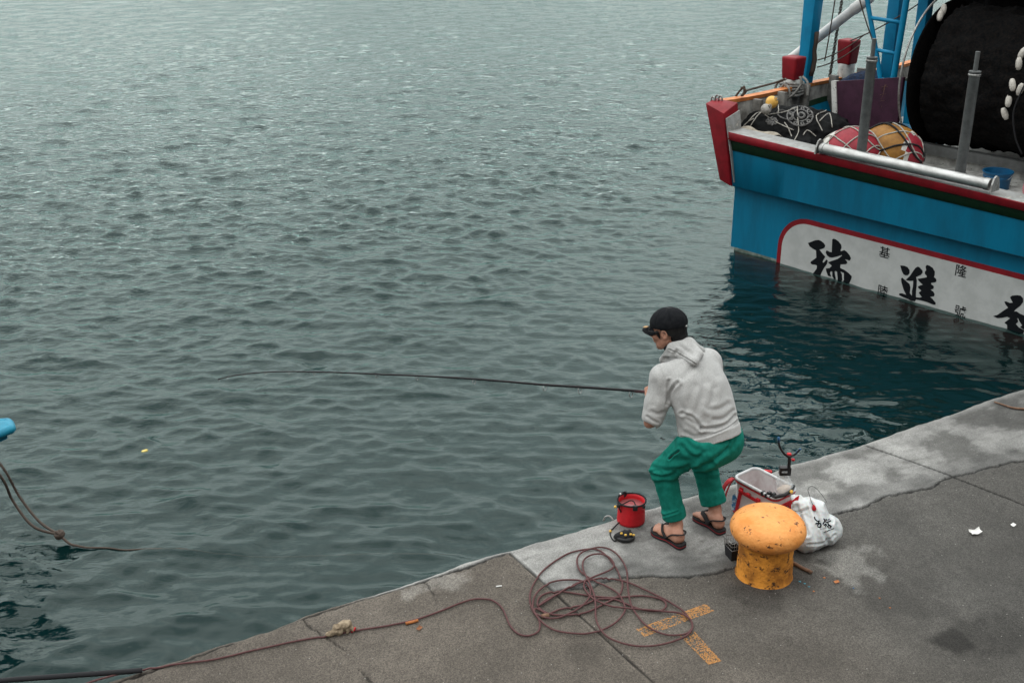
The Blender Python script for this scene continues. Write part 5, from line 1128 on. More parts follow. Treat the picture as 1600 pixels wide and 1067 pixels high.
# wire float rig lying over the bag
fr = thing('float_rig', 'thin springy wire with a small red float lying on the white bag', 'fishing tackle', W(1272, 795, .28))
ptsw = Zb([(845, 648), (828, 580), (808, 510), (798, 478)])
mk('wire', tube([cast(TB, x, y, .012) if cast(TB, x, y, .012) is not None else g(x, y, .285) for x, y in ptsw], .0016, 6), M['black_cord'], fr)
mk('wire', tube(catmull([g(x, y, z) for (x, y), z in zip(Zb([(800, 480), (812, 452), (840, 447), (880, 472), (925, 525), (965, 585)]), (.29, .31, .31, .29, .25, .19))], 6), .0013, 6), M['black_cord'], fr)
c = cast(TB, *Zb([(856, 645)])[0], .012); mk('small_float', lathe([(.0, -.016), (.010, -.012), (.013, -.002), (.009, .012), (.003, .022), (0, .024)], c, 16, (-.2, .2, .9)), M['red_dark'], fr)
c = cast(TB, *Zb([(690, 572)])[0], .006); tag(mk('paper_tag', extrude_poly([(-.022, -.012), (.018, -.022), (.022, .03), (.0, .012)], lambda a, b: c+EX*a+EZ*b, EY*.002), M['red_pvc'], loc=c, smooth=False), 'small red tag on top of the white carrier bag', 'tag')
# ---- wire and mesh bait basket behind the bollard
nb = thing('mesh_basket', 'small black mesh basket with a wire top left of the bollard', 'basket', gq(1146, 862))
q4t = [g(1131, 836, .13), g(1150, 834, .13), g(1164, 846, .13), g(1144, 850, .13)]; ce = sum(q4t)/4
q4b = [(p-ce)*.72+ce*np.array([1, 1, 0])+EZ*.004+ux*0 for p in [q*np.array([1, 1, 0]) for q in q4t]]
q4b = [np.array([p[0], p[1], .006]) for p in q4b]; q4m = [a+(b-a)*.42 for a, b in zip(q4t, q4b)]
v = q4m+q4b; mk('cloth_body', bevel_mesh(v, [(0, 1, 5, 4), (1, 2, 6, 5), (2, 3, 7, 6), (3, 0, 4, 7), (7, 6, 5, 4)], 0), M['black_cord'], nb, smooth=False)
mb = MB()
for i in range(4):
    a, b, c, d = q4t[i], q4t[(i+1) % 4], q4m[i], q4m[(i+1) % 4]
    mb.add(*tube([a, b], .003, 6))
    for t in np.linspace(0, 1, 6): mb.add(*tube([a+(b-a)*t, c+(d-c)*t], .0014, 5))
    for t in (.5, 1): mb.add(*tube([a+(c-a)*t, b+(d-b)*t], .0014, 5))
mk('wire_grid', mb, M['galv'], nb)
# ---- litter
P = [gq(1238, 881.5, .012), gq(1268, 897, .012)]
v, f = tube([P[0]+(P[1]-P[0])*t+EZ*.002*math.sin(9*t) for t in np.linspace(0, 1, 8)], .0105, 8); tag(mk('wood_stick', (v, f), M['stick'], loc=P[1]), 'short brown wooden stick on the concrete beside the bollard base', 'stick')
P = [gq(x, y, .010) for x, y in ((1553, 630), (1567, 634.5), (1580, 639), (1592, 641), (1612, 643))]
tag(mk('dry_twig', tube(catmull(P, 4), np.interp(np.linspace(0, 1, 17), [0, 1], [.005, .010]), 7), M['stick'], loc=P[0]), 'thin dark twig lying on the pale concrete at the far right', 'twig')
def scrap(x, y, w_, d_, rot, m, name, label, cat, curl=.012, s=0, n=9):
    c = gq(x, y, .003); X_ = np.array([math.cos(rot), math.sin(rot), 0]); Y_ = np.array([-X_[1], X_[0], 0]); v = []
    for i in range(n):
        for j in range(n):
            a, b = i/(n-1)-.5, j/(n-1)-.5; p = c+X_*a*w_+Y_*b*d_
            v.append(p+EZ*(curl*(vnoise(np.array([a*3+s, b*3, s]), 1, s)*.6+max(0, a-.1)*1.2+max(0, b-.2))))
    f = [(i*n+j, (i+1)*n+j, (i+1)*n+j+1, i*n+j+1) for i in range(n-1) for j in range(n-1)]
    return tag(mk(name, (v, f), m, loc=c), label, cat)
pp_ = scrap(1523.5, 834, .066, .046, .15, M['paper'], 'paper_scrap', 'crumpled white printed paper scrap on the quay at right', 'litter', .030, 2)
c = gq(1521, 834.5, .0)
scrap(1583, 820.5, .030, .022, .6, M['paper'], 'paper_scrap', 'tiny white scrap near the right edge beyond the printed paper', 'litter', .012, 5)
P = [gq(775, 917.2, .005), gq(784, 916.2, .005)]; tag(mk('cigarette_end', tube(P, .0038, 8), M['white_tag'], loc=P[0]), 'white cigarette end left of the rope tangle', 'litter')
scrap(1307, 910, .028, .020, .3, M['orange_tape'], 'paint_flake', 'orange paint flake on the concrete right of the bollard', 'litter', .008, 3, 5)
scrap(655.5, 983, .030, .022, 1.0, mat('dry_leaf', (.24, .10, .045), (.15, .06, .03), 60, .8), 'dead_leaf', 'small brown dead leaf below the rope by the glove', 'leaf', .010, 4, 6)
for i, (x, y, m) in enumerate(((1264,916,'blue_print'),(1250,908,'blue_print'),(1257,911,'blue_print'),(1333,919,'blue_tip'),(1374,935,'orange_tape'),(1391,949,'orange_tape'),(1271,924,'orange_tape'),(1288,903,'orange_tape'),(1254,887,'orange_tape'),(1142,869,'rope_red'),(1001,813,'red_dark'))):
    c = gq(x, y, .002); q = np.random.default_rng(i+40); n_ = 7; a = np.sort(q.uniform(0, 6.28, n_)); s = (.010 if i < 10 else .016)
    v = [c+EZ*.003]+[c+np.array([s*q.uniform(.5, 1)*math.cos(t), s*q.uniform(.5, 1)*math.sin(t), .0005]) for t in a]
    lab = {'blue_print': 'tiny blue paint chip below the bollard', 'blue_tip': 'tiny dark blue chip on the open concrete', 'orange_tape': 'tiny orange paint chip fallen near the bollard', 'rope_red': 'tiny dark red chip beside the mesh basket', 'red_dark': 'red thread scrap beside the red bucket'}[m]
    tag(mk('paint_chip', (v, [(0, k+1, (k+1) % n_+1) for k in range(n_)]), mat('chip_blue', (.06, .22, .28)) if m == 'blue_print' else M[m], loc=c, smooth=False), lab, 'litter', 'paint chips on the concrete')
# ---- dirty work glove
gl0 = gq(533, 983)
s_ = SDF(gl0-.16, gl0+.16, .0045)
G_ = lambda x, y, z: g(400+x/4.444, 840+y/4.444, z)
s_.cone(G_(510, 668, .012), G_(560, 640, .030), .016, .026, .012); s_.cone(G_(560, 640, .030), G_(605, 605, .045), .026, .024, .012); s_.cone(G_(605, 605, .045), G_(645, 600, .045), .022, .018, .012)
s_.cone(G_(640, 605, .045), G_(668, 640, .020), .018, .012, .01); s_.cone(G_(660, 630, .03), G_(685, 625, .02), .011, .009, .008); s_.cone(G_(600, 640, .02), G_(575, 668, .012), .014, .010, .01)
s_.cone(G_(545, 655, .02), G_(500, 678, .010), .014, .010, .01); s_.cone(G_(630, 610, .04), G_(640, 660, .010), .012, .008, .008)
v, f = s_.mesh(1); N = vnormals(v, f); v = v+N*(.016*(fbm(v, 34, 3, 4)-.5)+.006*np.clip(1-np.abs(fbm(v, 26, 2, 8)-.5)*9, -1, 1))[:, None]; v[:, 2] = np.maximum(v[:, 2], ground_z(gl0)+.002)
gl_ = thing('work_glove', 'dirty tan work glove crumpled against the thin rope', 'glove', gl0)
mk('glove_fabric', (v, f), M['glove'], gl_); mk('red_cuff', tube([G_(664, 655, .010), G_(680, 640, .024), G_(688, 622, .028)], .0055, 7), M['red_dark'], gl_)
# ---- small yellow thing afloat
c = g(226, 705, -.985); s_ = SDF(c-.06, c+.06, .004); s_.ell(c, (.028, .02, .012), None, .01); s_.ell(c+np.array([.014, .004, .006]), (.014, .014, .012), None, .01)
tag(mk('floating_scrap', s_.mesh(1), mat('yellow_peel', (.75, .62, .2), (.6, .45, .1), 60, .6), loc=c), 'small yellow scrap floating on the open water at left', 'litter')

# ================================================================== the angler
mid = np.array([1.11, 6.16, 0]); PF = np.array([-.62, .78, 0]); PF /= np.linalg.norm(PF); PR = np.array([PF[1], -PF[0], 0])
def P_(f, r, z): return mid+PF*f+PR*r+EZ*z
def px(x, y, r):                                      # a joint seen at a photo point, r metres to the person's right of the body's middle plane
    d = ray(x, y); t = ((mid-C0)@PR+r)/(d@PR); return C0+d*t
LO, HI = mid+np.array([-.75, -.55, -.01]), mid+np.array([.55, .75, 1.5])
body = SDF(LO, HI, .0048)
SOLE = .030
# feet: heel and toe seen in the photo
def foot(heel, toe, ankle, side):
    h = heel*np.array([1, 1, 0]); t = toe*np.array([1, 1, 0]); d = (t-h)/np.linalg.norm(t-h); L = np.linalg.norm(t-h); s = np.array([d[1], -d[0], 0])*side   # s: towards the little toe
    gz_ = .006+SOLE
    p = lambda a, b, z: h+d*a*L+s*b+EZ*(gz_+z)
    body.ell(p(.14, 0, .030), (.034, .032, .032), np.array([d, s, EZ]), .012)
    body.cone(p(.17, 0, .032), ankle, .032, .034, .02)
    body.cone(p(.24, 0, .055), p(.62, -.006, .030), .034, .026, .02); body.cone(p(.2, .008, .028), p(.66, .022, .018), .028, .019, .02)
    body.ell(p(.66, -.016, .016), (.04, .026, .019), np.array([d, s, EZ]), .012); body.ell(p(.64, .022, .014), (.036, .022, .016), np.array([d, s, EZ]), .012)
    for b, a0, a1, r in ((-.031, .76, .965, .0125), (-.011, .80, .985, .0095), (.006, .78, .955, .0088), (.021, .76, .915, .0082), (.035, .72, .865, .008)):
        body.cone(p(a0, b*.85, .014), p(a1, b, .008), r, r*.92, .005); body.ell(p(a1, b, .009), (r*1.12, r, r), np.array([d, s, EZ]), .003)
    body.ell(ankle-EZ*.008+s*.030, (.013, .011, .015), None, .012); body.ell(ankle-EZ*.002-s*.029, (.013, .011, .015), None, .012)
    return p, d, s, L, gz_
Lank, Rank = px(1057, 824, -.15)+EZ*.02, px(1117, 799, .15)+EZ*.02
fL = foot(g(1066.5, 851, .03), g(1022.5, 825, .03), Lank, -1); fR = foot(g(1128, 829, .03), g(1090, 803.5, .03), Rank, 1)
Lk, Rk = px(1037, 735, -.19), px(1100, 722, .145)
Lh, Rh = px(1090, 691, -.10), px(1127, 677, .10)
for an, kn_, hp in ((Lank, Lk, Lh), (Rank, Rk, Rh)):
    body.cone(an, an+(kn_-an)*.55, .034, .052, .02); body.cone(an+(kn_-an)*.55, kn_, .052, .052, .02); body.cone(kn_, hp, .055, .082, .03)
pel = px(1107, 681, 0); nck = px(1071, 545, 0)
tz = (nck-pel)/np.linalg.norm(nck-pel); tf = PF-tz*(PF@tz); tf /= np.linalg.norm(tf)
cs = [pel-tz*.02, pel+tz*.14, pel+tz*.32, pel+tz*.44]
body.loft(cs, [.15, .14, .15, .09], [.10, .095, .10, .06], [PR]*4, [tf]*4, .03)
Lsh, Rsh = px(1037, 588, -.17), px(1108, 562, .165)
Le, Re = px(1019, 655, -.255), P_(.20, .26, .83)
hq = px(1023, 613, -.10)                                                 # where the left hand closes on the rod
RD = np.array([-.80, .60, 0]); RD /= np.linalg.norm(RD)
def rod_pt(x, y):                                     # the rod lies in one upright plane through the hand
    nrm_ = np.array([RD[1], -RD[0], 0]); d = ray(x, y); t = ((hq-C0)@nrm_)/(d@nrm_); return C0+d*t
rod_px = [(1023,613),(985,610),(905,604.5),(850,601),(740,592),(651,587),(588,584.5),(532,582),(490,581),(451,580.5),(414,581.5),(380,584.5),(355,589),(341,592.5)]
RP = [rod_pt(*q) for q in rod_px]; rdir = (RP[0]-RP[3])/np.linalg.norm(RP[0]-RP[3])
butt = RP[0]+rdir*.24; hr = RP[0]+rdir*.15
for sh, el, ha in ((Lsh, Le, hq), (Rsh, Re, hr)):
    body.cone(sh, el, .040, .038, .02)
Re = (Rsh+hr)/2+PR*.13-EZ*.10-PF*.06
body.cone(Rsh, Re, .040, .038, .02); body.cone(Le, px(1014, 661, -.268), .036, .030, .02)
def hand(ha, el, rad, sgn):
    """a fist of four unequal fingers and a thumb round the rod"""
    fa = ha-el; fa -= rdir*(fa@rdir)*.5; fa /= np.linalg.norm(fa)
    wr = ha-fa*.075+EZ*-.012
    body.cone(el, el+(wr-el)*.4, .041, .038, .015); body.cone(el+(wr-el)*.4, wr, .038, .026, .015)
    ac = -rdir*sgn                                                        # across the knuckles, along the rod
    up_ = np.cross(ac, fa); up_ /= np.linalg.norm(up_); up_ = up_ if up_[2] > 0 else -up_
    pc = ha-fa*.030-up_*.020
    for k in range(4): body.cone(wr, ha+ac*(.030-.020*k)-up_*.024-fa*.004, .018, .0115, .010)
    for k, (ln, r) in enumerate(((1.0, .0090), (1.08, .0092), (1.02, .0088), (.85, .0078))):
        o_ = ac*(.031-.0205*k); j = [ha+o_+rr_*(fa*math.cos(a)+up_*math.sin(a)) for a, rr_ in ((-2.2, .024), (-.9, .026*ln), (.5, .024*ln), (1.9, .022), (2.8, .020))]
        for a, b, q in zip(j[:-1], j[1:], (1.05, 1.0, .95, .88)): body.cone(a, b, r*q, r*q*.97, .004)
    t0 = wr+ac*.022+fa*.012; t1 = ha+ac*.046-fa*.022+up_*.006; t2 = ha+ac*.052+fa*.004+up_*.021; t3 = ha+ac*.040+fa*.018+up_*.022
    for a, b, r0_, r1_ in ((t0, t1, .016, .0125), (t1, t2, .0118, .0105), (t2, t3, .0102, .0085)): body.cone(a, b, r0_, r1_, .005)
    return wr
wl = hand(hq, Le, .012, 1); wr_ = hand(hr, Re, .012, 1)
# head
hc = px(1043, 512, -.015); HF = np.array([-.87, .42, -.26]); HF /= np.linalg.norm(HF); HL = np.cross(EZ, HF); HL /= np.linalg.norm(HL); HU = np.cross(HF, HL)
HA = np.array([HF, HL, HU]); H = lambda x, y, z: hc+HF*x+HL*y+HU*z
body.cone(nck-tz*.03+tf*.03, H(-.022, 0, -.08), .050, .050, .02)
body.ell(H(-.012, 0, .022), (.097, .077, .090), HA, .01); body.ell(H(.028, 0, -.035), (.066, .061, .078), HA, .02)
body.cone(H(.045, .026, -.088), H(.066, 0, -.104), .022, .021, .02); body.cone(H(.045, -.026, -.088), H(.066, 0, -.104), .022, .021, .02); body.cone(H(.0, .052, -.06), H(.045, .03, -.09), .020, .020, .02); body.cone(H(.0, -.052, -.06), H(.045, -.03, -.09), .020, .020, .02)
body.cone(H(.084, 0, .008), H(.108, 0, -.034), .008, .0125, .01); body.ell(H(.100, .011, -.040), (.009, .008, .007), HA, .006); body.ell(H(.100, -.011, -.040), (.009, .008, .007), HA, .006)
for s in (1, -1):
    body.ell(H(.072, s*.031, .004), (.016, .017, .012), HA, .008, mode='s'); body.ell(H(.070, s*.031, .003), (.0125, .0135, .0125), HA, .002)
    body.ell(H(.066, s*.045, -.03), (.022, .02, .02), HA, .02)
    body.ell(H(-.004, s*.080, -.014), (.021, .009, .032), HA, .006); body.ell(H(-.006, s*.086, -.016), (.010, .005, .018), HA, .004, mode='s'); body.ell(H(.002, s*.078, -.042), (.010, .007, .010), HA, .005)
body.cone(H(.088, .020, -.066), H(.096, 0, -.064), .006, .008, .006); body.cone(H(.088, -.020, -.066), H(.096, 0, -.064), .006, .008, .006); body.cone(H(.086, .016, -.076), H(.092, -.016, -.076), .007, .007, .006)
v, f = body.mesh(2)
man = tag(mk('person', (v, f), M['skin'], loc=mid), 'person in grey hoodie, green trousers and black cap holding a fishing rod', 'person')
# hair, cap, glasses
s_ = SDF(hc-.24, hc+.24, .004)
clipf = lambda q: np.maximum(q[..., 0]-.052+.55*np.maximum(-q[..., 2]-.0, 0), -q[..., 2]-.135)
s_.ell(H(-.016, 0, .018), (.106, .0865, .104), HA, 0, clip=lambda q: np.maximum(q[..., 0]-.055+1.15*np.maximum(.015-q[..., 2], 0), -.2-q[..., 2]))
s_.ell(H(-.058, 0, -.062), (.050, .066, .060), HA, .02); s_.ell(H(-.064, 0, -.105), (.034, .050, .042), HA, .015)
for s in (1, -1):
    s_.cone(H(.040, s*.074, .0), H(.030, s*.072, -.040), .011, .004, .006)
    s_.ell(H(-.002, s*.090, -.020), (.022, .022, .034), HA, .006, mode='s')
v, f = s_.mesh(1); N = vnormals(v, f); q = (v-hc)@HA.T; v = v+N*(.006*(fbm(np.stack([q[:, 0]*60, q[:, 1]*60, q[:, 2]*9], -1), 1, 3, 3)-.5))[:, None]
mk('hair', (v, f), M['hair'], man)
s_ = SDF(hc-.28, hc+.28, .004)
CUf, CU = .016, .118                                 # cap edge height, crown
cu = lambda q: -(q[..., 2]+CUf-.020+.18*q[..., 0])
s_.ell(H(-.014, 0, .030), (.1135, .093, .093), HA, 0, clip=lambda q: -(q[..., 2]+.014-.10*q[..., 0]))
v, f = s_.mesh(2); N = vnormals(v, f); q = (v-hc)@HA.T
an = np.arctan2(q[:, 1], q[:, 0]+.014); v = v+N*(.0032*(fbm(v, 22, 3, 4)-.5)-.0042*np.exp(-((np.mod(an+math.pi/6, math.pi/3)-math.pi/6)/.035)**2))[:, None]
capm = mk('cap_crown', (v, f), M['cap'], man)
n1, n2b = 22, 9; L = []
for zz_ in (0.0, -.0045):
    for i in range(n1):
        a = -1.12+2.24*i/(n1-1)
        for j in range(n2b):
            t = j/(n2b-1); rx = .090+t*(.078*math.cos(a*.72)**.8); y = .082*math.sin(a)*(1-.12*t); x = -.014+math.sqrt(max(.1-(math.sin(a))**2*.085, .0))*.3*1.06+t*.070*math.cos(a*.85)
            L.append(H(x, y, .030-.020*t-6.2*y*y-.002*math.cos(a)+zz_))
k = n1*n2b; ff = [(i*n2b+j, i*n2b+j+1, (i+1)*n2b+j+1, (i+1)*n2b+j) for i in range(n1-1) for j in range(n2b-1)]
ff = ff+[tuple(q+k for q in r[::-1]) for r in ff]
bd = [(i*n2b+n2b-1) for i in range(n1)]; ff += [(bd[i], bd[i]+k, bd[i+1]+k, bd[i+1]) for i in range(n1-1)]
for i0 in (0, (n1-1)*n2b): ff += [(i0+j, i0+j+k, i0+j+1+k, i0+j+1) for j in range(n2b-1)]
mk('cap_brim', (L, ff), M['cap'], man)
mk('cap_label', rbox(H(.118, .034, .028), HF*.9-HL*.4, HL*.9+HF*.4, HU, (.028, .020, .004), .0012), M['tan_label'], man)
mk('cap_strap', rbox(H(-.124, .018, .006), HL, HF, HU, (.012, .004, .006), .001), M['white_tag'], man)
mb = MB()
for s in (1, -1):
    mb.add(*tube([H(.096, s*.031+.024*math.cos(a), .002+.019*math.sin(a)) for a in np.linspace(0, 2*math.pi, 24, endpoint=False)], .0022, 6, closed=True))
    mb.add(*tube([H(.096, s*.055, .006), H(.085, s*.068, .008), H(.03, s*.083, .006), H(-.004, s*.085, .002), H(-.016, s*.083, -.012)], .0022, 6))
mb.add(*tube([H(.097, .007, .005), H(.099, 0, .008), H(.097, -.007, .005)], .0022, 6))
gls = mk('spectacles', mb, M['black_plastic'], man)
mb = MB()
for s in (1, -1): mb.add(*lathe([(.0231, -.0004), (.023, 0)], H(.0965, s*.031, .002), 20, HF))
lm = film('spectacle_glass', (.55, .6, .62), .30, .05); mk('spectacle_lens', mb, lm, gls)
# collar of the dark undershirt
s_ = SDF(nck-.2, nck+.2, .004); s_.cone(nck-tz*.03+tf*.05, H(-.012, .004, -.108), .062, .058, .01); v, f = s_.mesh(1); mk('dark_collar', (v, f), M['navy'], man)
# trousers
tr = SDF(LO, HI, .0055)
for an, kn_, hp, kr, cr_ in ((Lank, Lk, Lh, .073, .062), (Rank, Rk, Rh, .076, .070)):
    cuff = an+(kn_-an)*.14; kn2 = kn_
    tr.cone(kn2, hp, kr, .114, .03); tr.cone(cuff, kn2, cr_, kr, .03)
tr.ell(pel-tz*.035-tf*.02, (.168, .128, .15), np.array([PR, tf, tz]), .04); tr.ell(pel-tz*.06-tf*.045+PR*.08, (.10, .10, .12), None, .04); tr.ell(pel-tz*.06-tf*.045-PR*.08, (.10, .10, .12), None, .04)
for an, kn_, cr_ in ((Lank, Lk, .062), (Rank, Rk, .070)):
    d_ = (kn_-an)/np.linalg.norm(kn_-an); c0_ = an+(kn_-an)*.14
    def cutf(P, c0_=c0_, d_=d_): return (P-c0_)@d_-.0
    tr.op(c0_-d_*.1-.13, c0_-d_*.05+.13, cutf, .004, mode='s') if False else None
    # open leg end: cut flat, then hollow
    lo_, hi_ = c0_-np.array([.14, .14, .14]), c0_+np.array([.14, .14, .02])
    tr.op(lo_, hi_, lambda P, c0_=c0_, d_=d_: (P-c0_)@d_+.004, .006, 's')
    tr.cone(c0_+d_*.012, c0_+d_*.045, cr_+.0085, cr_+.0085, .003)                     # turn-up
    tr.op(lo_, hi_, lambda P, c0_=c0_, d_=d_: (P-c0_)@d_+.004, .003, 's')
    tr.cone(c0_-d_*.05, c0_+d_*.035, cr_-.010, cr_-.010, .006, 's')
tr.op(pel-np.array([.34, .34, .12]), pel+np.array([.34, .34, .40]), lambda P: np.maximum(-((P-pel)@tz-.004), .15*(np.sqrt((((P-pel)@PR)/.185)**2+(((P-pel)@tf+.014)/.165)**2)-1)), .02, 's')
v, f = tr.mesh(2); N = vnormals(v, f)
v = v+N*(.008*(fbm(v*np.array([1, 1, .8]), 9, 3, 4)-.5)+.003*(fbm(v, 30, 3, 6)-.5))[:, None]
Z7 = lambda L: [(940+x/4.446, 640+y/4.446) for x, y in L]
v = creases(v, f, [(Z7([(345,450),(400,462),(470,458),(512,442)]), .011, .018), (Z7([(360,400),(440,425),(540,415),(610,395)]), .013, .013), (Z7([(350,430),(380,425),(420,440)]), .008, .012), (Z7([(430,320),(520,350),(650,350),(720,330)]), .018, .009),
   (Z7([(620,415),(700,395),(770,370)]), .010, .016), (Z7([(700,380),(790,340),(870,270)]), .013, .014), (Z7([(882,185),(884,240),(850,300),(790,350)]), .007, .010), (Z7([(560,250),(600,300),(660,330),(710,300)]), .012, .009), (Z7([(570,200),(640,270),(740,290)]), .014, .008), (Z7([(540,285),(500,312),(468,340)]), .0055, .014),
   (Z7([(630,430),(700,445),(795,425)]), .011, .012), (Z7([(640,480),(720,470),(790,480)]), .016, .006), (Z7([(392,726),(440,735),(530,708)]), .005, .007), (Z7([(655,668),(740,684),(820,684)]), .005, .007), (Z7([(365,520),(420,500),(510,510)]), .016, .007), (Z7([(385,700),(400,720),(430,740)]), .007, .009), (Z7([(440,480),(430,600),(450,700)]), .018, .006), (Z7([(690,440),(700,560),(715,660)]), .018, .006), (Z7([(960,150),(930,220),(880,290)]), .014, .008), (Z7([(480,200),(500,240),(470,300)]), .014, .008)], gain=.62)
mk('trousers', (v, f), M['pants'], man)
TT_ = bvh(v, f); L = cast_line(TT_, Z7([(466,342),(500,314),(540,286)]), -.0015, 5)
if len(L) > 2: mk('pocket_slit', tube(L, .0055, 6, flat=.6), M['black_cord'], man)
# hoodie
ho = SDF(LO, HI, .0052)
hemc = px(1111, 675, 0); hx = PR; hy_ = np.cross(hx, tz)
cs = [pel+tz*.005-tf*.012, pel+tz*.06-tf*.015, pel+tz*.16-tf*.028, pel+tz*.28-tf*.02, pel+tz*.38-tf*.005, pel+tz*.455+tf*.01]
ho.loft(cs, [.188, .192, .192, .198, .185, .105], [.166, .160, .150, .142, .118, .075], [PR]*6, [tf]*6, .03)
sl = px(1037, 590, -.165); ho.cone(pel+tz*.40, sl, .09, .078, .04); ho.cone(sl, Le+(sl-Le)*.42, .078, .070, .03); ho.cone(Le+(sl-Le)*.42, Le+(sl-Le)*.02, .070, .062, .02)
ho.cone(Le+(sl-Le)*.10+(wl-Le)*.05, Le+(wl-Le)*.16+(sl-Le)*.05, .058, .050, .02)
ho.ell(px(1011.5, 664, -.28), (.050, .07, .040), None, .010, 's')
sr = px(1105, 566, .165); ho.cone(pel+tz*.40, sr, .09, .080, .04); ho.cone(sr, Re, .080, .062, .03); ho.cone(Re, Re+(hr-Re)*.4, .060, .052, .02)
# hem band
ho.loft([pel-tz*.020-tf*.014, pel+tz*.030-tf*.014], [.188, .193], [.170, .172], [PR]*2, [tf]*2, .006)
v, f = ho.mesh(2); N = vnormals(v, f)
v = v+N*(.010*(fbm(v*np.array([1, 1, .7]), 7, 2, 14)-.5)+.0035*(fbm(v, 24, 3, 16)-.5))[:, None]
Z6 = lambda L: [(960+x/4.446, 460+y/4.446) for x, y in L]
v = creases(v, f, [(Z6([(440,612),(405,650),(385,690),(378,735)]), .009, .022), (Z6([(378,600),(368,680),(362,760)]), .008, .016), (Z6([(470,825),(530,845),(575,885),(608,930)]), .009, .018), (Z6([(608,932),(700,928),(780,900),(838,840)]), .010, .018), (Z6([(500,855),(560,895),(600,925)]), .010, .012), (Z6([(655,800),(730,795),(790,760)]), .014, .010), (Z6([(690,870),(760,862),(825,810)]), .011, .010),
   (Z6([(560,640),(530,720),(520,790)]), .018, .009), (Z6([(620,620),(600,740),(560,820)]), .020, .008), (Z6([(690,660),(680,740),(640,780)]), .016, .009), (Z6([(455,640),(450,730),(480,810)]), .014, .010), (Z6([(400,800),(430,890),(470,950)]), .014, .010), (Z6([(500,960),(560,990),(660,970)]), .012, .010), (Z6([(470,985),(550,1002),(660,980),(770,935),(862,868)]), .0045, .009),
   (Z6([(228,848),(262,872),(300,890)]), .007, .010), (Z6([(262,812),(300,830),(348,815)]), .010, .008), (Z6([(300,500),(330,560),(350,640)]), .016, .008), (Z6([(280,620),(290,700),(270,760)]), .018, .007), (Z6([(650,360),(700,450),(720,560)]), .018, .006), (Z6([(590,540),(640,600),(700,640)]), .018, .007), (Z6([(560,500),(500,560),(440,600)]), .018, .009)], gain=.5)
hood_o = mk('hoodie', (v, f), M['hoodie'], man); TH = bvh(v, f)
# hood lying on the back
def on(x, y, up): 
    p = cast(TH, x, y, up); return p if p is not None else px(x, y, -.02)
A_, T_, R_, N_, Mm = on(1037, 562, .010), on(1084, 567, .020), on(1090, 556, .010), px(1077, 536, .03), on(1064, 551, .048)
Lf = px(1050, 543, -.06)
hd = SDF(LO, HI, .0045)
hd.tri(A_, T_, Mm, .020, .012); hd.tri(T_, R_, Mm, .022, .012); hd.tri(R_, N_, Mm, .024, .015); hd.tri(A_, Lf, Mm, .018, .012); hd.tri(Lf, N_, Mm, .024, .015)
hd.tri(A_, Mm, Lf, .024, .012); hd.tri(Mm, Lf, N_, .026, .012); hd.tri(Mm, R_, N_, .026, .012); hd.tri(Mm, T_, R_, .024, .012)
for q_ in (px(1058, 553, -.03), px(1066, 546, -.02), px(1074, 545, .02), px(1070, 555, -.01)): hd.ell(q_, (.05, .05, .045), None, .03)
hd.cone(A_, T_, .016, .019, .012); hd.cone(A_, Lf, .016, .018, .01); hd.cone(Lf, N_, .020, .022, .01); hd.cone(N_, R_, .024, .022, .012)
rn = px(1096, 548, .10); hd.cone(N_, rn, .026, .022, .02)
v, f = hd.mesh(2); N = vnormals(v, f); v = v+N*(.006*(fbm(v, 14, 3, 24)-.5)+.003*(fbm(v, 34, 2, 26)-.5))[:, None]
Z1 = lambda L: [(990+x/8.889, 470+y/8.889) for x, y in L]
v = creases(v, f, [(Z1([(490,672),(600,720),(720,790),(810,845),(862,882)]), .0035, .007), (Z1([(430,800),(540,800),(640,840)]), .009, .008), (Z1([(600,700),(560,760),(600,800)]), .009, .007), (Z1([(640,620),(720,680),(800,740)]), .010, .005)])
mk('hood', (v, f), M['hoodie'], hood_o)
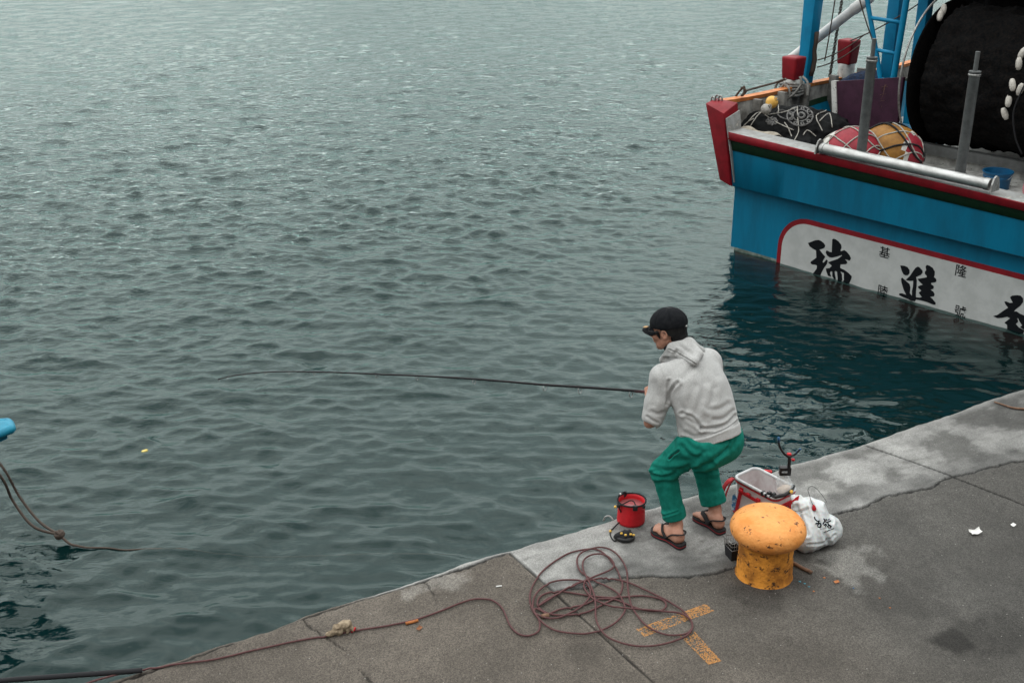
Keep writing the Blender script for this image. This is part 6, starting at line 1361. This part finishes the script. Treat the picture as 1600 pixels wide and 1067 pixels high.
# sandals
for (p, d, s, L_, gz_) in (fL, fR):
    out = [(-.045, 0), (-.03, .026), (.06, .036), (.25, .034), (.45, .034), (.62, .046), (.78, .052), (.92, .044), (1.03, .022), (1.06, -.008), (1.02, -.036), (.90, -.050), (.70, -.046), (.45, -.030), (.25, -.032), (.06, -.034), (-.03, -.024)]
    O_ = catmull([(a, b, 0) for a, b in out], 4, closed=True)[:, :2]
    foot_o = mk('sandal', extrude_poly(O_, lambda a, b: p(a, b, -SOLE+.002), EZ*(SOLE-.002)), M['foam'], man, sharp=40)
    k = len(O_); q = lambda z, e: [p(a*(1+e)-.0*e, b*(1+e*1.6), z) for a, b in O_]
    mk('red_stripe', (q(-.0175, .010)+q(-.0125, .010), [(i, (i+1) % k, (i+1) % k+k, i+k) for i in range(k)]), M['foam_red'], foot_o)
    v1 = catmull([p(.80, -.016, .004), p(.77, -.016, .028), p(.66, -.030, .050), p(.50, -.040, .046), p(.36, -.040, .012)], 7)
    v2 = catmull([p(.80, -.016, .004), p(.77, -.014, .028), p(.68, .012, .048), p(.56, .036, .034), p(.42, .040, .006)], 7)
    wdt = np.interp(np.linspace(0, 1, len(v1)), [0, .25, .6, 1], [.006, .013, .019, .020])
    mk('strap', tube(v1, wdt, 10, flat=.42), M['foam'], foot_o); mk('strap', tube(v2, wdt, 10, flat=.42), M['foam'], foot_o)
    hs = catmull([p(.40, .040, .012), p(.24, .042, .050), p(.06, .030, .066), p(-.025, .0, .066), p(.06, -.032, .066), p(.24, -.043, .050), p(.40, -.040, .012)], 6)
    mk('heel_strap', tube(hs, .007, 8, flat=.6), M['foam'], foot_o)
# ---- the rod in the hands
rod = thing('fishing_rod', 'long thin dark fishing rod held out over the water by the angler', 'fishing rod', RP[0])
C_ = catmull(RP, 8); full = np.concatenate([[RP[0]+rdir*.02], C_]); L = np.concatenate([[0], np.cumsum(np.linalg.norm(np.diff(full, axis=0), axis=1))])
blank = mat('rod_blank', (.006, .006, .007), (.012, .009, .01), 20, .45, spec=.2)
mk('rod_blank', tube(full, np.interp(L, [0, L[-1]*.3, L[-1]], [.0088, .0070, .0046]), 10), blank, rod)
mk('rod_handle', tube([butt, butt-rdir*.02, RP[0]+rdir*.02, RP[0]-rdir*.14], [.010, .0125, .0115, .0088], 14), mat('rod_handle', (.06, .022, .026), (.03, .014, .016), 30, .5), rod)
for q in rod_px[1:]:
    c = rod_pt(*q); i = int(np.argmin(np.linalg.norm(full-c, axis=1))); t = full[min(i+1, len(full)-1)]-full[max(i-1, 0)]; t /= np.linalg.norm(t)
    x_ = np.cross(t, EZ); x_ /= np.linalg.norm(x_); dn = -np.cross(x_, t); fr_k = np.linalg.norm(c-full[0])/L[-1]; r = .014*(1-fr_k)+.006
    dn = dn if dn[2] < 0 else -dn
    mk('line_guide', tube([c+dn*(r*1.3)+r*(x_*math.cos(a)+dn*math.sin(a)) for a in np.linspace(0, 2*math.pi, 14, endpoint=False)], .0012+.0012*(1-fr_k), 5, closed=True), M['galv'], rod)
rl = RP[0]+rdir*.07-EZ*.065
reel = mk('reel', lathe([(0, -.03), (.022, -.03), (.026, -.02), (.020, -.015), (.020, .012), (.027, .016), (.027, .026), (0, .03)], rl, 28, rdir), M['black_plastic'], rod)
mk('reel_stem', tube([rl+EZ*.02, rl+EZ*.055], .006, 8), M['black_plastic'], reel)
# mesh objects keep their outward normals tidy
for o in list(scene.objects):
    if o.type == 'MESH' and o.name not in ('water', 'quay', 'seabed'):
        bm = bmesh.new(); bm.from_mesh(o.data); bmesh.ops.recalc_face_normals(bm, faces=bm.faces); bm.to_mesh(o.data); bm.free()
